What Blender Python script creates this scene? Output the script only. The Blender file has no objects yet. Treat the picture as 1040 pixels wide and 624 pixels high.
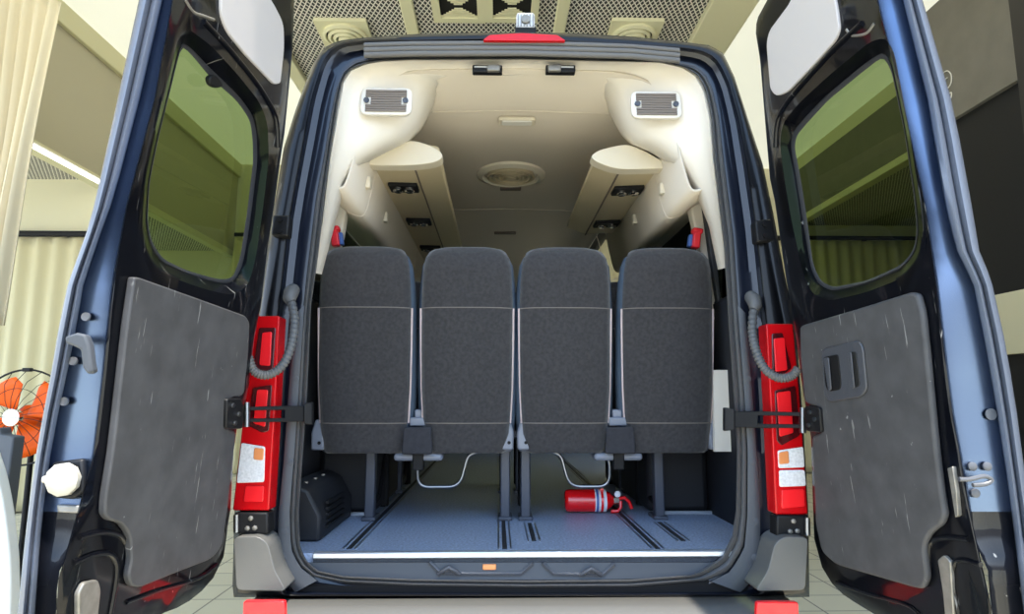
import bpy, bmesh, math, random
from mathutils import Vector, Matrix
random.seed(7)
PI = math.pi
S = bpy.context.scene
C = S.collection

# ------------------------------------------------------------------ camera, sky, sun, exposure
CAMP = Vector((-0.08, 0.0, 1.21)); F = 660.0
PITCH = math.radians(8.02); YAW = math.radians(1.29)
cam = bpy.data.cameras.new('camera'); camo = bpy.data.objects.new('camera', cam); C.objects.link(camo)
camo.location = CAMP; cam.sensor_width = 36.0; cam.lens = F / 1040.0 * 36.0; cam.clip_start = 0.02
camo.rotation_euler = (PI / 2 + PITCH, 0, -YAW)
S.camera = camo
S.view_settings.view_transform = 'Standard'; S.view_settings.look = 'None'
S.view_settings.gamma = 1.0; S.view_settings.use_curve_mapping = False
S.view_settings.exposure = 1.08
W = bpy.data.worlds.new('sky'); S.world = W; W.use_nodes = True
wn = W.node_tree.nodes; wl = W.node_tree.links; wn.clear()
wo = wn.new('ShaderNodeOutputWorld'); bg = wn.new('ShaderNodeBackground')
tc = wn.new('ShaderNodeTexCoord'); sx = wn.new('ShaderNodeSeparateXYZ'); rp = wn.new('ShaderNodeValToRGB')
wl.new(tc.outputs['Generated'], sx.inputs[0]); wl.new(sx.outputs['Z'], rp.inputs[0])
e = rp.color_ramp.elements
e[0].position = 0.03; e[0].color = (0.22, 0.23, 0.25, 1)
e[1].position = 0.55; e[1].color = (0.30, 0.48, 0.78, 1)
x_ = rp.color_ramp.elements.new(0.10); x_.color = (0.66, 0.77, 0.92, 1)
wl.new(rp.outputs[0], bg.inputs[0]); bg.inputs[1].default_value = 2.2
wl.new(bg.outputs[0], wo.inputs[0])
sl = bpy.data.lights.new('sun', 'SUN'); sl.energy = 5.0; sl.angle = math.radians(1.0); sl.color = (1.0, 0.93, 0.82)
so = bpy.data.objects.new('sun', sl); C.objects.link(so); so.rotation_euler = (math.radians(17), math.radians(8), 0)

# ------------------------------------------------------------------ seeing the photograph in space
ROOF_T = 0.86
RM = Matrix.Rotation(-YAW, 3, 'Z') @ Matrix.Rotation(PI / 2 + PITCH, 3, 'X')
def ray(u, v):
    return RM @ Vector(((u - 520.0) / F, (312.0 - v) / F, -1.0))
def hy(u, v, y):
    r = ray(u, v); return CAMP + r * ((y - CAMP.y) / r.y)
def hz(u, v, z):
    r = ray(u, v); return CAMP + r * ((z - CAMP.z) / r.z)
def hx(u, v, x):
    r = ray(u, v); return CAMP + r * ((x - CAMP.x) / r.x)
def hp(u, v, p, n):
    r = ray(u, v); return CAMP + r * ((p - CAMP).dot(n) / r.dot(n))
def Yr(z):
    return 2.2 + 0.07 * max(0.0, z - 1.35)
def hr(u, v, off=0.0):
    y = 2.2 + off
    for _ in range(5):
        p = hy(u, v, y); y = Yr(p.z) + off
    return hy(u, v, y)

# ------------------------------------------------------------------ materials
def lin(c):
    return tuple(((x / 255.0) / 12.92 if x <= 10 else (((x / 255.0) + 0.055) / 1.055) ** 2.4) for x in c)
def mat(name, rgb, rough=0.5, metal=0.0, coat=0.0, spec=0.5, noise=0.0, scale=60.0, bump=0.0, scratch=0.0, emit=None, sheen=0.0, sub=None):
    m = bpy.data.materials.new(name); m.use_nodes = True
    nt = m.node_tree; b = nt.nodes['Principled BSDF']; c = lin(rgb)
    b.inputs['Base Color'].default_value = (*c, 1); b.inputs['Roughness'].default_value = rough
    b.inputs['Metallic'].default_value = metal; b.inputs['Coat Weight'].default_value = coat
    b.inputs['Coat Roughness'].default_value = 0.04; b.inputs['Specular IOR Level'].default_value = spec
    b.inputs['Sheen Weight'].default_value = sheen
    if emit:
        b.inputs['Emission Color'].default_value = (*lin(emit[0]), 1); b.inputs['Emission Strength'].default_value = emit[1]
    t = nt.nodes.new('ShaderNodeTexCoord'); out = None
    if noise > 0 or bump > 0:
        n = nt.nodes.new('ShaderNodeTexNoise'); n.inputs['Scale'].default_value = scale; n.inputs['Detail'].default_value = 6
        nt.links.new(t.outputs['Object'], n.inputs['Vector'])
        if noise > 0:
            r = nt.nodes.new('ShaderNodeValToRGB'); r.color_ramp.elements[0].position = 0.3; r.color_ramp.elements[1].position = 0.7
            r.color_ramp.elements[0].color = (*[max(0, k * (1 - noise)) for k in c], 1)
            r.color_ramp.elements[1].color = (*[min(1, k * (1 + noise)) for k in c], 1)
            nt.links.new(n.outputs['Fac'], r.inputs[0]); out = r.outputs[0]
        if bump > 0:
            bp = nt.nodes.new('ShaderNodeBump'); bp.inputs['Strength'].default_value = bump; bp.inputs['Distance'].default_value = 0.004
            nt.links.new(n.outputs['Fac'], bp.inputs['Height']); nt.links.new(bp.outputs[0], b.inputs['Normal'])
    if scratch > 0:      # worn scratches and scuffs with a shape of their own
        prev = out; fac = None
        for i, (rot, sc, th) in enumerate((((0.5, 0, 0.4), (1.5, 24, 2.2), 0.70), ((-0.7, 0.2, 0), (2.0, 22, 1.7), 0.71), ((0.1, 0, 0), (9, 9, 9), 0.74))):
            mp = nt.nodes.new('ShaderNodeMapping'); mp.inputs['Rotation'].default_value = rot; mp.inputs['Scale'].default_value = sc
            nt.links.new(t.outputs['Object'], mp.inputs[0])
            n = nt.nodes.new('ShaderNodeTexNoise'); n.inputs['Scale'].default_value = 4.0; n.inputs['Detail'].default_value = 3.0
            nt.links.new(mp.outputs[0], n.inputs['Vector'])
            q = nt.nodes.new('ShaderNodeMapRange'); q.inputs[1].default_value = th; q.inputs[2].default_value = th + 0.03
            nt.links.new(n.outputs['Fac'], q.inputs[0])
            if fac is None: fac = q.outputs[0]
            else:
                mx = nt.nodes.new('ShaderNodeMath'); mx.operation = 'MAXIMUM'
                nt.links.new(fac, mx.inputs[0]); nt.links.new(q.outputs[0], mx.inputs[1]); fac = mx.outputs[0]
        ml = nt.nodes.new('ShaderNodeMath'); ml.operation = 'MULTIPLY'; ml.inputs[1].default_value = scratch
        nt.links.new(fac, ml.inputs[0])
        mix = nt.nodes.new('ShaderNodeMixRGB'); mix.inputs[1].default_value = (*c, 1); mix.inputs[2].default_value = (0.55, 0.55, 0.53, 1)
        if prev: nt.links.new(prev, mix.inputs[1])
        nt.links.new(ml.outputs[0], mix.inputs[0]); out = mix.outputs[0]
    if out: nt.links.new(out, b.inputs['Base Color'])
    return m
def glass_mat(name, tint, gl=0.06):
    m = bpy.data.materials.new(name); m.use_nodes = True; nt = m.node_tree; nt.nodes.clear()
    o = nt.nodes.new('ShaderNodeOutputMaterial'); tr = nt.nodes.new('ShaderNodeBsdfTransparent'); g = nt.nodes.new('ShaderNodeBsdfGlossy')
    tr.inputs[0].default_value = (*tint, 1); g.inputs['Roughness'].default_value = 0.02; g.inputs[0].default_value = (0.9, 0.95, 0.9, 1)
    fr = nt.nodes.new('ShaderNodeFresnel'); fr.inputs[0].default_value = 1.35
    mx = nt.nodes.new('ShaderNodeMixShader'); nt.links.new(fr.outputs[0], mx.inputs[0]); nt.links.new(tr.outputs[0], mx.inputs[1]); nt.links.new(g.outputs[0], mx.inputs[2])
    nt.links.new(mx.outputs[0], o.inputs[0]); return m
def lattice_mat():
    m = bpy.data.materials.new('expanded_metal'); m.use_nodes = True; nt = m.node_tree; b = nt.nodes['Principled BSDF']
    t = nt.nodes.new('ShaderNodeTexCoord'); sp = nt.nodes.new('ShaderNodeSeparateXYZ'); nt.links.new(t.outputs['Object'], sp.inputs[0])
    def M(op, a, bb):
        n = nt.nodes.new('ShaderNodeMath'); n.operation = op
        for i, v in enumerate((a, bb)):
            if isinstance(v, (int, float)): n.inputs[i].default_value = v
            else: nt.links.new(v, n.inputs[i])
        return n.outputs[0]
    xs = M('MULTIPLY', sp.outputs[0], 25.0); ys = M('MULTIPLY', sp.outputs[1], 14.0)
    a = M('PINGPONG', M('ADD', xs, ys), 0.5); c = M('PINGPONG', M('SUBTRACT', xs, ys), 0.5)
    f = M('LESS_THAN', M('MINIMUM', a, c), 0.14)
    mx = nt.nodes.new('ShaderNodeMixRGB'); mx.inputs[1].default_value = (0.012, 0.011, 0.012, 1); mx.inputs[2].default_value = (0.78, 0.75, 0.66, 1)
    nt.links.new(f, mx.inputs[0]); nt.links.new(mx.outputs[0], b.inputs['Base Color']); b.inputs['Roughness'].default_value = 0.5
    return m
def tile_mat():
    m = bpy.data.materials.new('ground_tiles'); m.use_nodes = True; nt = m.node_tree; b = nt.nodes['Principled BSDF']
    t = nt.nodes.new('ShaderNodeTexCoord'); br = nt.nodes.new('ShaderNodeTexBrick'); nt.links.new(t.outputs['Object'], br.inputs['Vector'])
    br.offset = 0.0; br.inputs['Scale'].default_value = 1.0; br.inputs['Brick Width'].default_value = 0.3; br.inputs['Row Height'].default_value = 0.3
    br.inputs['Mortar Size'].default_value = 0.006
    br.inputs['Color1'].default_value = (0.62, 0.57, 0.42, 1); br.inputs['Color2'].default_value = (0.57, 0.53, 0.39, 1); br.inputs['Mortar'].default_value = (0.22, 0.20, 0.16, 1)
    nt.links.new(br.outputs[0], b.inputs['Base Color']); b.inputs['Roughness'].default_value = 0.6; return m

M = {}
M['paint'] = mat('black_car_paint', (8, 9, 14), 0.3, 0.0, 0.6, spec=0.05, scratch=0.3)
M['body'] = mat('black_body_paint', (7, 8, 12), 0.4, 0.0, 0.25, spec=0.2)
M['jamb'] = mat('navy_jamb_paint', (16, 21, 34), 0.35, 0.0, 0.7, spec=0.25)
M['edge'] = mat('door_edge_sky_sheen', (106, 122, 148), 0.26, 1.0, 0.0)  # black door paint; the blue-grey metal colour stands in for reflected sky
M['dplastic'] = mat('dark_grey_plastic', (66, 68, 74), 0.45, bump=0.15, scale=300)
M['pillar'] = mat('grey_pillar_plastic', (74, 77, 82), 0.6, spec=0.3)
M['panel'] = mat('door_trim_plastic', (69, 69, 71), 0.55, spec=0.3, noise=0.18, scale=14, bump=0.2, scratch=0.3)
M['black'] = mat('black_plastic', (18, 18, 20), 0.6, spec=0.25)
M['blackm'] = mat('black_metal', (20, 20, 22), 0.5, 0.0, spec=0.3)
M['interior_black'] = mat('black_interior_panel', (26, 27, 31), 0.6, bump=0.2, scale=200)
M['rubber'] = mat('grey_rubber', (92, 92, 93), 0.7, spec=0.3)
M['rubber_dark'] = mat('dark_rubber', (48, 49, 52), 0.6)
M['rubber_mid'] = mat('mid_rubber', (104, 101, 97), 0.7, spec=0.25)
M['beige'] = mat('beige_plastic', (226, 218, 204), 0.5)
M['headliner'] = mat('headliner_fabric', (206, 195, 178), 0.85, bump=0.1, scale=250)
M['bin'] = mat('bin_beige', (200, 184, 150), 0.4)
M['bin_light'] = mat('bin_lid', (196, 180, 150), 0.3)
M['bin_cap'] = mat('bin_end_cap', (216, 206, 184), 0.45)
M['grille_dark'] = mat('grille_slot', (120, 108, 96), 0.7)
M['white_cover'] = mat('white_cover', (190, 185, 184), 0.55)
M['offwhite'] = mat('offwhite_plastic', (228, 224, 214), 0.4)
M['fabric'] = mat('dark_grey_seat_cloth', (49, 47, 48), 0.95, noise=0.28, scale=70, bump=0.25, sheen=0.25)
M['fabric2'] = mat('charcoal_cloth_flap', (44, 44, 49), 0.95, noise=0.2, scale=45)
M['vinyl'] = mat('blue_grey_vinyl', (74, 87, 102), 0.5)
M['piping'] = mat('pink_piping', (190, 172, 170), 0.6)
M['stitch'] = mat('grey_stitching', (112, 104, 98), 0.8)
M['gplastic'] = mat('grey_hinge_plastic', (116, 120, 130), 0.4)
M['seatleg'] = mat('seat_leg_paint', (66, 70, 80), 0.4, 0.2)
M['steel'] = mat('bright_steel', (150, 152, 154), 0.3, 1.0)
M['alu'] = mat('aluminium_strip', (205, 212, 220), 0.35, 0.7)
M['floor'] = mat('blue_grey_vinyl_floor', (138, 150, 172), 0.4, noise=0.45, scale=110)
M['carpet'] = mat('dark_floor_edge', (52, 58, 68), 0.95, noise=0.4, scale=300)
M['red_lens'] = mat('red_lens', (190, 5, 14), 0.3, coat=0.3, spec=0.25)
M['red_bright'] = mat('red_bright_lens', (240, 26, 34), 0.3, coat=0.4)
M['red_dark'] = mat('dark_lens_frame', (70, 4, 10), 0.25, coat=1.0)
M['clear_lens'] = mat('clear_lens', (222, 220, 220), 0.15, coat=1.0, noise=0.15, scale=120)
M['amber'] = mat('amber_bulb', (222, 140, 84), 0.3, coat=1.0)
M['red'] = mat('red_enamel', (240, 14, 20), 0.25, coat=0.8)
M['redp'] = mat('red_plastic', (228, 40, 52), 0.4)
M['bluep'] = mat('blue_plastic', (70, 104, 170), 0.4)
M['white_label'] = mat('white_label', (235, 236, 240), 0.5)
M['blue_label'] = mat('blue_label', (50, 110, 180), 0.5)
M['hose'] = mat('grey_hose', (84, 84, 84), 0.55)
M['glass'] = glass_mat('tinted_green_glass', (0.25, 0.33, 0.16))
M['glass_dark'] = glass_mat('privacy_glass', (0.25, 0.28, 0.22))
M['glass_clear'] = glass_mat('windscreen_glass', (0.80, 0.86, 0.78))
M['bumper'] = mat('bumper_plastic', (92, 92, 90), 0.4, bump=0.1, scale=300)
M['cream'] = mat('cream_ceiling', (250, 244, 214), 0.8)
M['creamw'] = mat('cream_wall', (226, 220, 188), 0.8)
M['board'] = mat('grey_beige_board', (192, 184, 160), 0.8)
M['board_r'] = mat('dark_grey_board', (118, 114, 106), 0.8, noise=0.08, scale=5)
M['beam'] = mat('cream_beam', (222, 216, 178), 0.6)
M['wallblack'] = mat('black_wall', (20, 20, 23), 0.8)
M['lattice'] = lattice_mat()
M['tiles'] = tile_mat()
M['cream'] = bpy.data.materials.new('translucent_cream_roof'); M['cream'].use_nodes = True
_nt = M['cream'].node_tree; _nt.nodes.clear(); _o = _nt.nodes.new('ShaderNodeOutputMaterial'); _t = _nt.nodes.new('ShaderNodeBsdfTranslucent'); _d = _nt.nodes.new('ShaderNodeBsdfDiffuse'); _x = _nt.nodes.new('ShaderNodeMixShader')
_t.inputs[0].default_value = (0.98, 0.90, 0.66, 1); _d.inputs[0].default_value = (0.88, 0.83, 0.66, 1); _x.inputs[0].default_value = ROOF_T
_nt.links.new(_t.outputs[0], _x.inputs[1]); _nt.links.new(_d.outputs[0], _x.inputs[2]); _nt.links.new(_x.outputs[0], _o.inputs[0])
M['drape'] = mat('cream_drape', (218, 207, 180), 0.9)
M['drape2'] = mat('cream_curtain', (206, 197, 160), 0.9)
M['orange'] = mat('orange_blade', (236, 92, 14), 0.4, spec=0.2)
M['chrome'] = mat('chrome', (220, 220, 218), 0.15, 1.0)
M['chrome_paint'] = mat('bare_metal_bracket', (138, 134, 126), 0.4, 0.5, noise=0.2, scale=40)
M['latch'] = mat('cream_latch', (176, 170, 156), 0.5, noise=0.1, scale=50)
M['whitep'] = mat('white_panel', (244, 244, 238), 0.6)
M['greyp'] = mat('slate_grey_cloth', (100, 103, 108), 0.8, spec=0.2)
M['led'] = mat('white_light_strip', (240, 240, 230), 0.5, emit=((255, 250, 235), 3.0))
M['dark_hole'] = mat('dark_recess', (14, 14, 15), 0.7)
M['tyre'] = mat('tyre_rubber', (24, 24, 25), 0.8)
M['screw'] = mat('dull_screw', (92, 92, 94), 0.5, 0.3)
M['sign'] = mat('white_sign_line', (225, 222, 214), 0.5)

# ------------------------------------------------------------------ mesh helpers
class MB:
    def __init__(s): s.v = []; s.f = []
    def add(s, vs, fs):
        b = len(s.v); s.v += [Vector(x) for x in vs]; s.f += [tuple(i + b for i in f) for f in fs]; return s
    def loft(s, loops, closed=True, cap0=False, cap1=False):
        n = len(loops[0]); vs = [p for l in loops for p in l]; fs = []
        m = n if closed else n - 1
        for k in range(len(loops) - 1):
            for i in range(m):
                j = (i + 1) % n; fs.append((k * n + i, k * n + j, (k + 1) * n + j, (k + 1) * n + i))
        if cap0: fs.append(tuple(range(n))[::-1])
        if cap1: fs.append(tuple((len(loops) - 1) * n + i for i in range(n)))
        return s.add(vs, fs)
    def prism(s, loop, vec):
        vec = Vector(vec); return s.loft([loop, [Vector(p) + vec for p in loop]], True, True, True)
    def box(s, c, d, rot=None):
        c = Vector(c); h = Vector(d) / 2
        vs = [Vector((x, y, z)) for z in (-h.z, h.z) for y in (-h.y, h.y) for x in (-h.x, h.x)]
        if rot: vs = [rot @ v for v in vs]
        return s.add([c + v for v in vs], [(0, 2, 3, 1), (4, 5, 7, 6), (0, 1, 5, 4), (2, 6, 7, 3), (0, 4, 6, 2), (1, 3, 7, 5)])
    def tube(s, path, r, res=10, closed=False, cap=True):
        P = [Vector(p) for p in path]; n = len(P); R = r if isinstance(r, (list, tuple)) else [r] * n
        loops = []; up = None
        for i in range(n):
            a = P[(i - 1) % n] if (closed or i > 0) else P[i]; b = P[(i + 1) % n] if (closed or i < n - 1) else P[i]
            t = (b - a).normalized()
            if up is None:
                up = t.orthogonal().normalized()
            up = (up - t * up.dot(t)).normalized(); w = t.cross(up)
            loops.append([P[i] + (up * math.cos(2 * PI * k / res) + w * math.sin(2 * PI * k / res)) * R[i] for k in range(res)])
        if closed: loops.append(loops[0])
        return s.loft(loops, True, cap and not closed, cap and not closed)
    def lathe(s, prof, res=32, o=(0, 0, 0), ax=(0, 0, 1)):
        ax = Vector(ax).normalized(); u = ax.orthogonal().normalized(); w = ax.cross(u); o = Vector(o)
        loops = [[o + ax * z + (u * math.cos(2 * PI * k / res) + w * math.sin(2 * PI * k / res)) * max(r, 1e-5) for k in range(res)] for r, z in prof]
        return s.loft(loops, True, True, True)
OFF = {}
def obj(name, mb, m, parent=None, bevel=0.0, local=False, smooth=40, seg=2, thick=0.0):
    me = bpy.data.meshes.new(name); off = Vector((0, 0, 0)) if (parent is None or local) else OFF[parent.name]
    me.from_pydata([tuple(v - off) for v in mb.v], [], mb.f)
    bm = bmesh.new(); bm.from_mesh(me); bmesh.ops.remove_doubles(bm, verts=bm.verts, dist=1e-6)
    bmesh.ops.recalc_face_normals(bm, faces=bm.faces); bm.to_mesh(me); bm.free()
    me.materials.append(m)
    me.polygons.foreach_set('use_smooth', [True] * len(me.polygons))
    try: me.set_sharp_from_angle(angle=math.radians(smooth))
    except Exception: pass
    o = bpy.data.objects.new(name, me); C.objects.link(o)
    if parent: o.parent = parent
    OFF[o.name] = off
    if thick:
        sm = o.modifiers.new('thickness', 'SOLIDIFY'); sm.thickness = thick; sm.offset = 0
    if bevel > 0:
        b = o.modifiers.new('bevel', 'BEVEL'); b.width = bevel; b.segments = seg; b.limit_method = 'ANGLE'; b.angle_limit = math.radians(38)
    return o
def empty(name, loc, label, cat, group=None):
    o = bpy.data.objects.new(name, None); C.objects.link(o); o.location = loc; o.empty_display_size = 0.1
    OFF[o.name] = Vector(loc); return tag(o, label, cat, group)
def tag(o, label, cat, group=None):
    o['label'] = label; o['category'] = cat
    if group: o['group'] = group
    return o
def lab(o, label): o['label'] = label; return o
def struct(o): o['kind'] = 'structure'; return o
def rounded(pts, r, n=5):
    """2D or 3D polygon with its corners rounded by r."""
    P = [Vector(p) for p in pts]; out = []; N = len(P)
    for i in range(N):
        a, b, c = P[i - 1], P[i], P[(i + 1) % N]; da, dc = (a - b), (c - b)
        k = min(r, da.length * 0.45, dc.length * 0.45)
        if k < 1e-6: out.append(b); continue
        p, q = b + da.normalized() * k, b + dc.normalized() * k
        for j in range(n + 1):
            t = j / n; out.append(p * (1 - t) ** 2 + b * 2 * t * (1 - t) + q * t * t)
    return out
def px(pts, r=4, n=4): return [(p.x, p.y) for p in rounded(pts, r, n)]
def resample(pts, n, closed=False):
    P = [Vector(p) for p in pts]
    if closed: P = P + [P[0]]
    L = [0]
    for i in range(1, len(P)): L.append(L[-1] + (P[i] - P[i - 1]).length)
    out = []; m = n if closed else n - 1; k = 0
    for i in range(n):
        t = L[-1] * i / m
        while k < len(L) - 2 and L[k + 1] < t: k += 1
        d = L[k + 1] - L[k]; out.append(P[k].lerp(P[k + 1], (t - L[k]) / d if d else 0))
    return out
def radial(loop, c, n):
    out = []; N = len(loop)
    for k in range(n):
        a = 2 * PI * k / n; d = (math.cos(a), math.sin(a)); best = None
        for i in range(N):
            x1, y1 = loop[i][0] - c[0], loop[i][1] - c[1]; x2, y2 = loop[(i + 1) % N][0] - c[0], loop[(i + 1) % N][1] - c[1]
            ex, ey = x2 - x1, y2 - y1; den = d[0] * ey - d[1] * ex
            if abs(den) < 1e-9: continue
            t = (x1 * ey - y1 * ex) / den; s_ = (x1 * d[1] - y1 * d[0]) / den
            if t > 0 and -1e-6 <= s_ <= 1 + 1e-6 and (best is None or t > best): best = t
        out.append((c[0] + d[0] * best, c[1] + d[1] * best))
    return out
def interp(xs, ys, x):
    if x <= xs[0]: i = 0
    elif x >= xs[-1]: i = len(xs) - 2
    else:
        i = 0
        while xs[i + 1] < x: i += 1
    t = (x - xs[i]) / (xs[i + 1] - xs[i]); return ys[i] + t * (ys[i + 1] - ys[i])
def ring3(loop, inset_to, k): return [a.lerp(b, k) for a, b in zip(loop, inset_to)]
def catmull(pts, n=6):
    P = [Vector(p) for p in pts]; out = []
    for i in range(len(P) - 1):
        a, b, c, d = P[max(0, i - 1)], P[i], P[i + 1], P[min(len(P) - 1, i + 2)]
        for k in range(n):
            t = k / n; out.append(0.5 * (2 * b + (c - a) * t + (2 * a - 5 * b + 4 * c - d) * t * t + (3 * b - a - 3 * c + d) * t ** 3))
    out.append(P[-1]); return out

# ------------------------------------------------------------------ the garage
def slab(name, c, d, m): return struct(obj(name, MB().box(c, d), m))
slab('floor', (0, 3.0, -0.05), (40, 26, 0.1), M['tiles'])
CZ = 4.2; RY0 = 0.8
bl = hz(315, 104, CZ); 
XL, XR = -4.6, 5.0
struct(obj('ceiling', MB().add([(-6.4, RY0, 5.26), (6.7, RY0, 5.26), (6.7, 11.2, 5.26), (-6.4, 11.2, 5.26)], [(0, 1, 2, 3)]), M['cream']))
slab('wall_back', (0, 11.1, 2.6), (18, 0.2, 5.4), M['creamw'])
mesh_l = hz(298, 57, CZ).x; mesh_r = hz(705, 30, CZ).x
beam_r = hz(768, 0, CZ).x
struct(obj('ceiling_mesh', MB().box(((mesh_l + mesh_r) / 2, 7.0, CZ + 0.02), (mesh_r - mesh_l, 7.6, 0.03)), M['lattice']))
def beam(name, x0, x1, y0, y1, z, h): return struct(obj(name, MB().box(((x0 + x1) / 2, (y0 + y1) / 2, z + h / 2), (x1 - x0, y1 - y0, h)), M['beam'], bevel=0.01))
b1a, b1b = hz(405, 0, CZ).x, hz(419, 0, CZ).x
b2a, b2b = hz(562, 30, CZ).x, hz(574, 30, CZ).x
beam('trim_1', b1a, b1b, 3.2, 10.8, CZ - 0.02, 0.1)
beam('trim_2', b2a, b2b, 3.2, 10.8, CZ - 0.02, 0.1)
beam('trim_3', mesh_r, beam_r, 3.2, 10.8, CZ - 0.05, 0.35)
beam('trim_4', mesh_l - 0.12, mesh_l, 3.2, 10.8, CZ - 0.05, 0.3)
# side bulkheads
slab('wall_left', (XL - 0.05, 5.9, (3.66 + 5.26) / 2), (0.1, 10.2, 1.6), M['board'])
beam('trim_5', XL - 0.1, XL + 0.05, 1.8, 11, 5.02, 0.24)
beam('trim_6', XL - 0.1, XL + 0.03, 1.8, 11, 3.60, 0.1)
slab('ceiling_left', (XL - 1.3, 6.4, 3.75), (2.5, 9.2, 0.06), M['lattice'])
slab('wall_far_left', (XL - 2.3, 7.40, 1.86), (4.5, 0.1, 3.72), M['creamw'])
XN = 4.44
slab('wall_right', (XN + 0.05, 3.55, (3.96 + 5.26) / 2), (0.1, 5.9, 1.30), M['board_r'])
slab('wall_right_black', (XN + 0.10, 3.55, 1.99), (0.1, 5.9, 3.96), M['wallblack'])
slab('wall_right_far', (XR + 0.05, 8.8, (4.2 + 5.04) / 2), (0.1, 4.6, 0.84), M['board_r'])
slab('wall_right_band', (XR + 0.06, 8.8, 5.15), (0.1, 4.6, 0.22), M['creamw'])
beam('trim_7', XR - 0.05, XR + 0.1, 6.5, 11, 4.12, 0.1)
slab('ceiling_right', (XR + 1.6, 8.8, 4.26), (3.0, 4.6, 0.06), M['lattice'])
slab('wall_far_right', (XR + 3.2, 8.8, 2.1), (0.1, 4.6, 4.3), M['creamw'])
slab('wall_recess_right', (XN + 1.9, 6.55, 2.6), (3.6, 0.1, 5.2), M['creamw'])
# dark pillar at the right edge
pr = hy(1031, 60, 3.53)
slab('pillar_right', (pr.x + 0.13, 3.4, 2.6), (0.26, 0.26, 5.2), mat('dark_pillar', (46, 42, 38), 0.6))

# round diffusers, square vents, light strip, sign
def round_diffuser(u, v, w, label):
    p = hz(u, v, CZ); t = empty('ceiling_diffuser', (p.x, p.y, CZ - 0.04), label, 'ceiling vent', 'round ceiling diffusers')
    h = w / 2
    lo = rounded([(p.x - h, p.y - h, CZ - 0.03), (p.x + h, p.y - h, CZ - 0.03), (p.x + h, p.y + h, CZ - 0.03), (p.x - h, p.y + h, CZ - 0.03)], 0.01, 2)
    obj('plate', MB().prism(lo, (0, 0, 0.03)), M['beam'], t)
    m = MB()
    for k, r in enumerate((0.86, 0.66, 0.46, 0.26)):
        r *= h; m.lathe([(r, 0), (r, -0.02 - 0.008 * k), (r - 0.022, -0.03 - 0.008 * k), (r - 0.03, -0.012), (r - 0.03, 0)], 36, (p.x, p.y, CZ - 0.03))
    obj('cone_rings', m, M['beam'], t)
    obj('throat', MB().lathe([(0.84 * h, -0.002), (0.84 * h, -0.004)], 36, (p.x, p.y, CZ - 0.03)), M['dark_hole'], t)
round_diffuser(351, 33, 0.42, 'round cream ceiling diffuser on square plate near the left of the mesh ceiling')
round_diffuser(643, 33, 0.42, 'round cream ceiling diffuser on square plate right of the roof brake lamp')
def square_vent(u0, u1, v, label):
    a, b = hz(u0, v, CZ), hz(u1, v, CZ); s = b.x - a.x; x, y = (a.x + b.x) / 2, a.y - s / 2; z = CZ - 0.03
    t = empty('ceiling_vent', (x, y, z), label, 'ceiling vent', 'square ceiling vents')
    q = s / 2; m = MB()
    for (dx, dy, ww, hh) in ((0, -q + 0.03, s, 0.06), (0, q - 0.03, s, 0.06), (-q + 0.03, 0, 0.06, s - 0.12), (q - 0.03, 0, 0.06, s - 0.12)):
        m.box((x + dx, y + dy, z + 0.01), (ww, hh, 0.03))
    obj('frame', m, M['beam'], t)
    obj('backing', MB().box((x, y, z + 0.03), (s - 0.02, s - 0.02, 0.01)), M['dark_hole'], t)
    for k in range(6):
        f = (q - 0.06) * (1 - k / 6.5); zz = z + 0.012 - 0.001 * k
        for sg in (-1, 1):
            obj('louvre', MB().box((x, y + sg * f, zz), (2 * f, 0.014, 0.012)), M['beam'], t)
square_vent(441, 493, 19, 'square four-way ceiling vent, left one of the pair above the van roof')
square_vent(493, 546, 19, 'square four-way ceiling vent, right one of the pair above the van roof')
p0, p1 = hx(36, 150, XL + 0.07), hx(100, 186, XL + 0.07)
tl = empty('light_strip', (XL + 0.07, 5, 3.62), 'long white light strip under the left bulkhead edge', 'light')
obj('housing', MB().box((XL + 0.06, 5.0, 3.62), (0.05, 5.0, 0.05)), M['offwhite'], tl)
obj('diffuser', MB().box((XL + 0.08, 5.0, 3.60), (0.035, 4.9, 0.03)), M['led'], tl)
def hxr(u, v): return hx(u, v, XN - 0.01)
sg = MB()
for cv in ([(957, 75), (962, 72), (966, 76), (966, 84), (962, 90), (959, 87), (960, 81), (962, 79)], [(962, 97), (966, 94), (966, 99), (963, 101), (961, 99)]):
    sg.tube([hxr(q.x, q.y) for q in catmull([(a, b, 0) for a, b in cv], 4)], 0.006, 6)
tag(obj('wall_sign', sg, M['sign']), 'thin white looped lettering on the grey board at right', 'sign')

# drapes
def sheet(name, topl, topr, botl, botr, folds, amp, m, thick=0.006, nz=24, wig=0.0):
    mb = MB(); nx = folds * 8; loops = []
    topl, topr, botl, botr = map(Vector, (topl, topr, botl, botr))
    for j in range(nz + 1):
        t = j / nz; a, b = topl.lerp(botl, t), topr.lerp(botr, t); d = (b - a); nrm = Vector((d.y, -d.x, 0)).normalized(); row = []
        for i in range(nx + 1):
            s_ = i / nx; ph = s_ * folds * 2 * PI + 0.7 * math.sin(s_ * 9 + 1.3)
            row.append(a + d * s_ + nrm * (amp * (0.55 + 0.45 * t) * math.sin(ph) + wig * math.sin(5 * t + 12 * s_)))
        loops.append(row)
    mb.loft(loops, False); return obj(name, mb, m, thick=thick, smooth=80)
t0 = hy(-60, -40, 4.9); t1 = hy(60, 0, 4.9); b0 = hy(-70, 330, 4.9); b1 = hy(-2, 330, 4.9)
tag(sheet('drape', t0, t1, b0, b1, 11, 0.055, M['drape'], wig=0.02), 'heavy cream pleated drape gathered at the upper left', 'curtain')
dr = hy(20, 238, 9.0); 
cz = hy(50, 241, 10.8).z
cl_ = hy(50, 242, 7.25).z
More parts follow.
